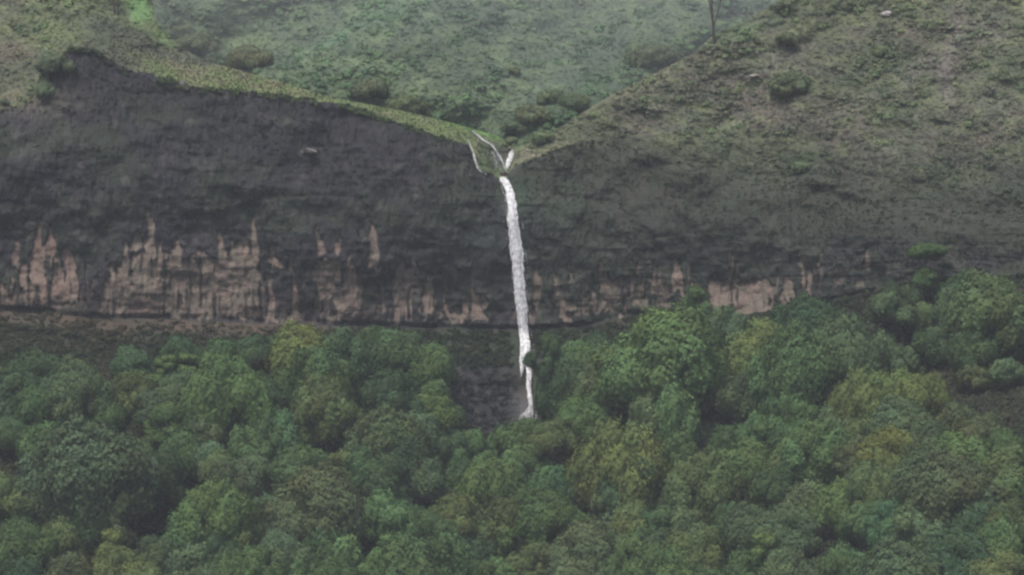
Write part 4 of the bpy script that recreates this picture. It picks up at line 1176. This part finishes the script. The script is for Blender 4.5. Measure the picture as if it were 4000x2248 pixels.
def ellipsoid(name, cpt, rad, rows=8, cols=12, seed=0):
    V = []; Q = []
    for i in range(rows + 1):
        a = math.pi * i / rows
        for j in range(cols):
            b = 2 * math.pi * j / cols
            k_ = 1 + .25 * math.sin(3 * b + seed) * math.sin(2 * a + seed)
            V.append((rad[0] * k_ * math.sin(a) * math.cos(b), rad[1] * k_ * math.sin(a) * math.sin(b), rad[2] * k_ * math.cos(a)))
    for i in range(rows):
        for j in range(cols):
            Q.append((i * cols + j, (i + 1) * cols + j, (i + 1) * cols + (j + 1) % cols, i * cols + (j + 1) % cols))
    me = make_mesh(name, np.array(V) + np.array(cpt), np.array(Q), None, np.ones((len(V), 3)), None)
    return me


mist = ellipsoid('spray_mist', np.array(P(2070, 1606, -3.2)), (6.5, 3.4, 6.0), seed=1)
mist.materials.append(mm)
link('spray_mist', mist, kind='stuff', label='white spray hanging at the foot of the waterfall')

# cloud drifting over the hill behind
gm = bpy.data.materials.new('gully_mist'); gm.use_nodes = True
n = gm.node_tree.nodes; L = gm.node_tree.links
for x in list(n): n.remove(x)
out = n.new('ShaderNodeOutputMaterial'); pv = n.new('ShaderNodeVolumePrincipled')
pv.inputs['Color'].default_value = (.9, .93, .97, 1)
tcm = n.new('ShaderNodeTexCoord'); sp_ = n.new('ShaderNodeSeparateXYZ'); mrm = n.new('ShaderNodeMapRange')
mrm.inputs[1].default_value = 0; mrm.inputs[2].default_value = .6; mrm.inputs[3].default_value = 0; mrm.inputs[4].default_value = .0020
L.new(tcm.outputs['Generated'], sp_.inputs[0]); L.new(sp_.outputs[2], mrm.inputs[0]); L.new(mrm.outputs[0], pv.inputs['Density'])
L.new(pv.outputs[0], out.inputs['Volume'])
gb = ellipsoid('hill_mist', (-35, 1150, 86), (190, 75, 74), 10, 24, .4)
gb.materials.append(gm)
link('hill_mist', gb, kind='stuff', label='low cloud drifting across the hillside behind')

# ------------------------------------------------------------------ loose rocks
def rock(name, u, v, wpx, hpx, colr, label, seed, depth=P, off=-.3):
    r = np.random.default_rng(seed)
    pt = np.array(depth(u, v)).ravel(); s = K * pt[1]
    rows, cols = 7, 10
    me = ellipsoid(name, (0, 0, 0), (wpx * s / 2, wpx * s / 2.6, hpx * s / 2), rows, cols, seed)
    co = np.zeros(len(me.vertices) * 3, np.float32); me.vertices.foreach_get('co', co); co = co.reshape(-1, 3)
    co *= (1 + r.uniform(-.16, .16, (len(co), 1))); me.vertices.foreach_set('co', co.ravel())
    ca = np.ones((len(co), 4), np.float32); ca[:, :3] = colr; me.color_attributes['Col'].data.foreach_set('color', ca.ravel())
    me.polygons.foreach_set('use_smooth', np.zeros(len(me.polygons), bool)); me.update()
    me.materials.append(M_ROCK)
    return link(name, me, label=label, cat='rock', group='loose rocks on the slopes', loc=(pt[0], pt[1] + off, pt[2]))


rock('boulder', 3465, 55, 40, 20, (.34, .31, .31), 'pale boulder alone high on the right spur', 1)
rock('boulder', 2950, 297, 44, 10, (.30, .27, .23), 'long pale rock in the grass on the spur below the bare tree', 2)
rock('boulder', 2085, 612, 14, 12, (.33, .30, .25), 'small pale rock on the grassy bank right of the waterfall lip', 3)
rock('boulder', 2060, 588, 12, 10, (.28, .27, .24), 'smaller grey rock just above the pale rock at the waterfall lip', 4)
rock('boulder', 1972, 682, 36, 20, (.05, .035, .03), 'wet dark brown rock wedged in the notch above the main plunge', 5)
rock('boulder', 1992, 586, 22, 10, (.07, .045, .035), 'dark brown rock above the white spout', 6)
rock('boulder', 1205, 592, 66, 20, (.13, .12, .115), 'pale slab ledge standing out on the upper left cliff', 7)
rock('boulder', 712, 335, 24, 40, (.14, .135, .14), 'pale upright rock at the cliff edge below the grass ledge', 8)
rock('boulder', 2520, 1548, 26, 20, (.26, .21, .17), 'pale tan rock poking out between trees right of the waterfall foot', 9, off=-7.0)

# ------------------------------------------------------------------ haze
hm = bpy.data.materials.new('haze'); hm.use_nodes = True
n = hm.node_tree.nodes; L = hm.node_tree.links
for x in list(n): n.remove(x)
out = n.new('ShaderNodeOutputMaterial'); pv = n.new('ShaderNodeVolumePrincipled')
pv.inputs['Color'].default_value = (.86, .9, .96, 1); pv.inputs['Density'].default_value = HAZE_DENSITY
pv.inputs['Anisotropy'].default_value = 0.0
L.new(pv.outputs[0], out.inputs['Volume'])
allz = []; ally = []; allx = []
for o in C.objects:
    if o.type == 'MESH' and o.parent is None and o.get('kind') == 'structure':
        bb = np.array([c[:] for c in o.bound_box]); allx += [bb[:, 0].min(), bb[:, 0].max()]; ally += [bb[:, 1].min(), bb[:, 1].max()]; allz += [bb[:, 2].min(), bb[:, 2].max()]
x0, x1, y0, y1, z0, z1 = min(allx) - 8, max(allx) + 8, min(ally) - 8, max(ally) + 8, min(allz) - 1, max(allz) + 14
bv = np.array([(x, y, z) for x in (x0, x1) for y in (y0, y1) for z in (z0, z1)])
bq = np.array([(0, 1, 3, 2), (4, 6, 7, 5), (0, 4, 5, 1), (2, 3, 7, 6), (0, 2, 6, 4), (1, 5, 7, 3)])
hz = make_mesh('haze', bv, bq, None, None, hm, smooth=False)
link('haze', hz, kind='stuff', label='thin monsoon haze filling the valley')
print('done', time.time() - T0, 'haze', x0, x1, y0, y1, z0, z1)
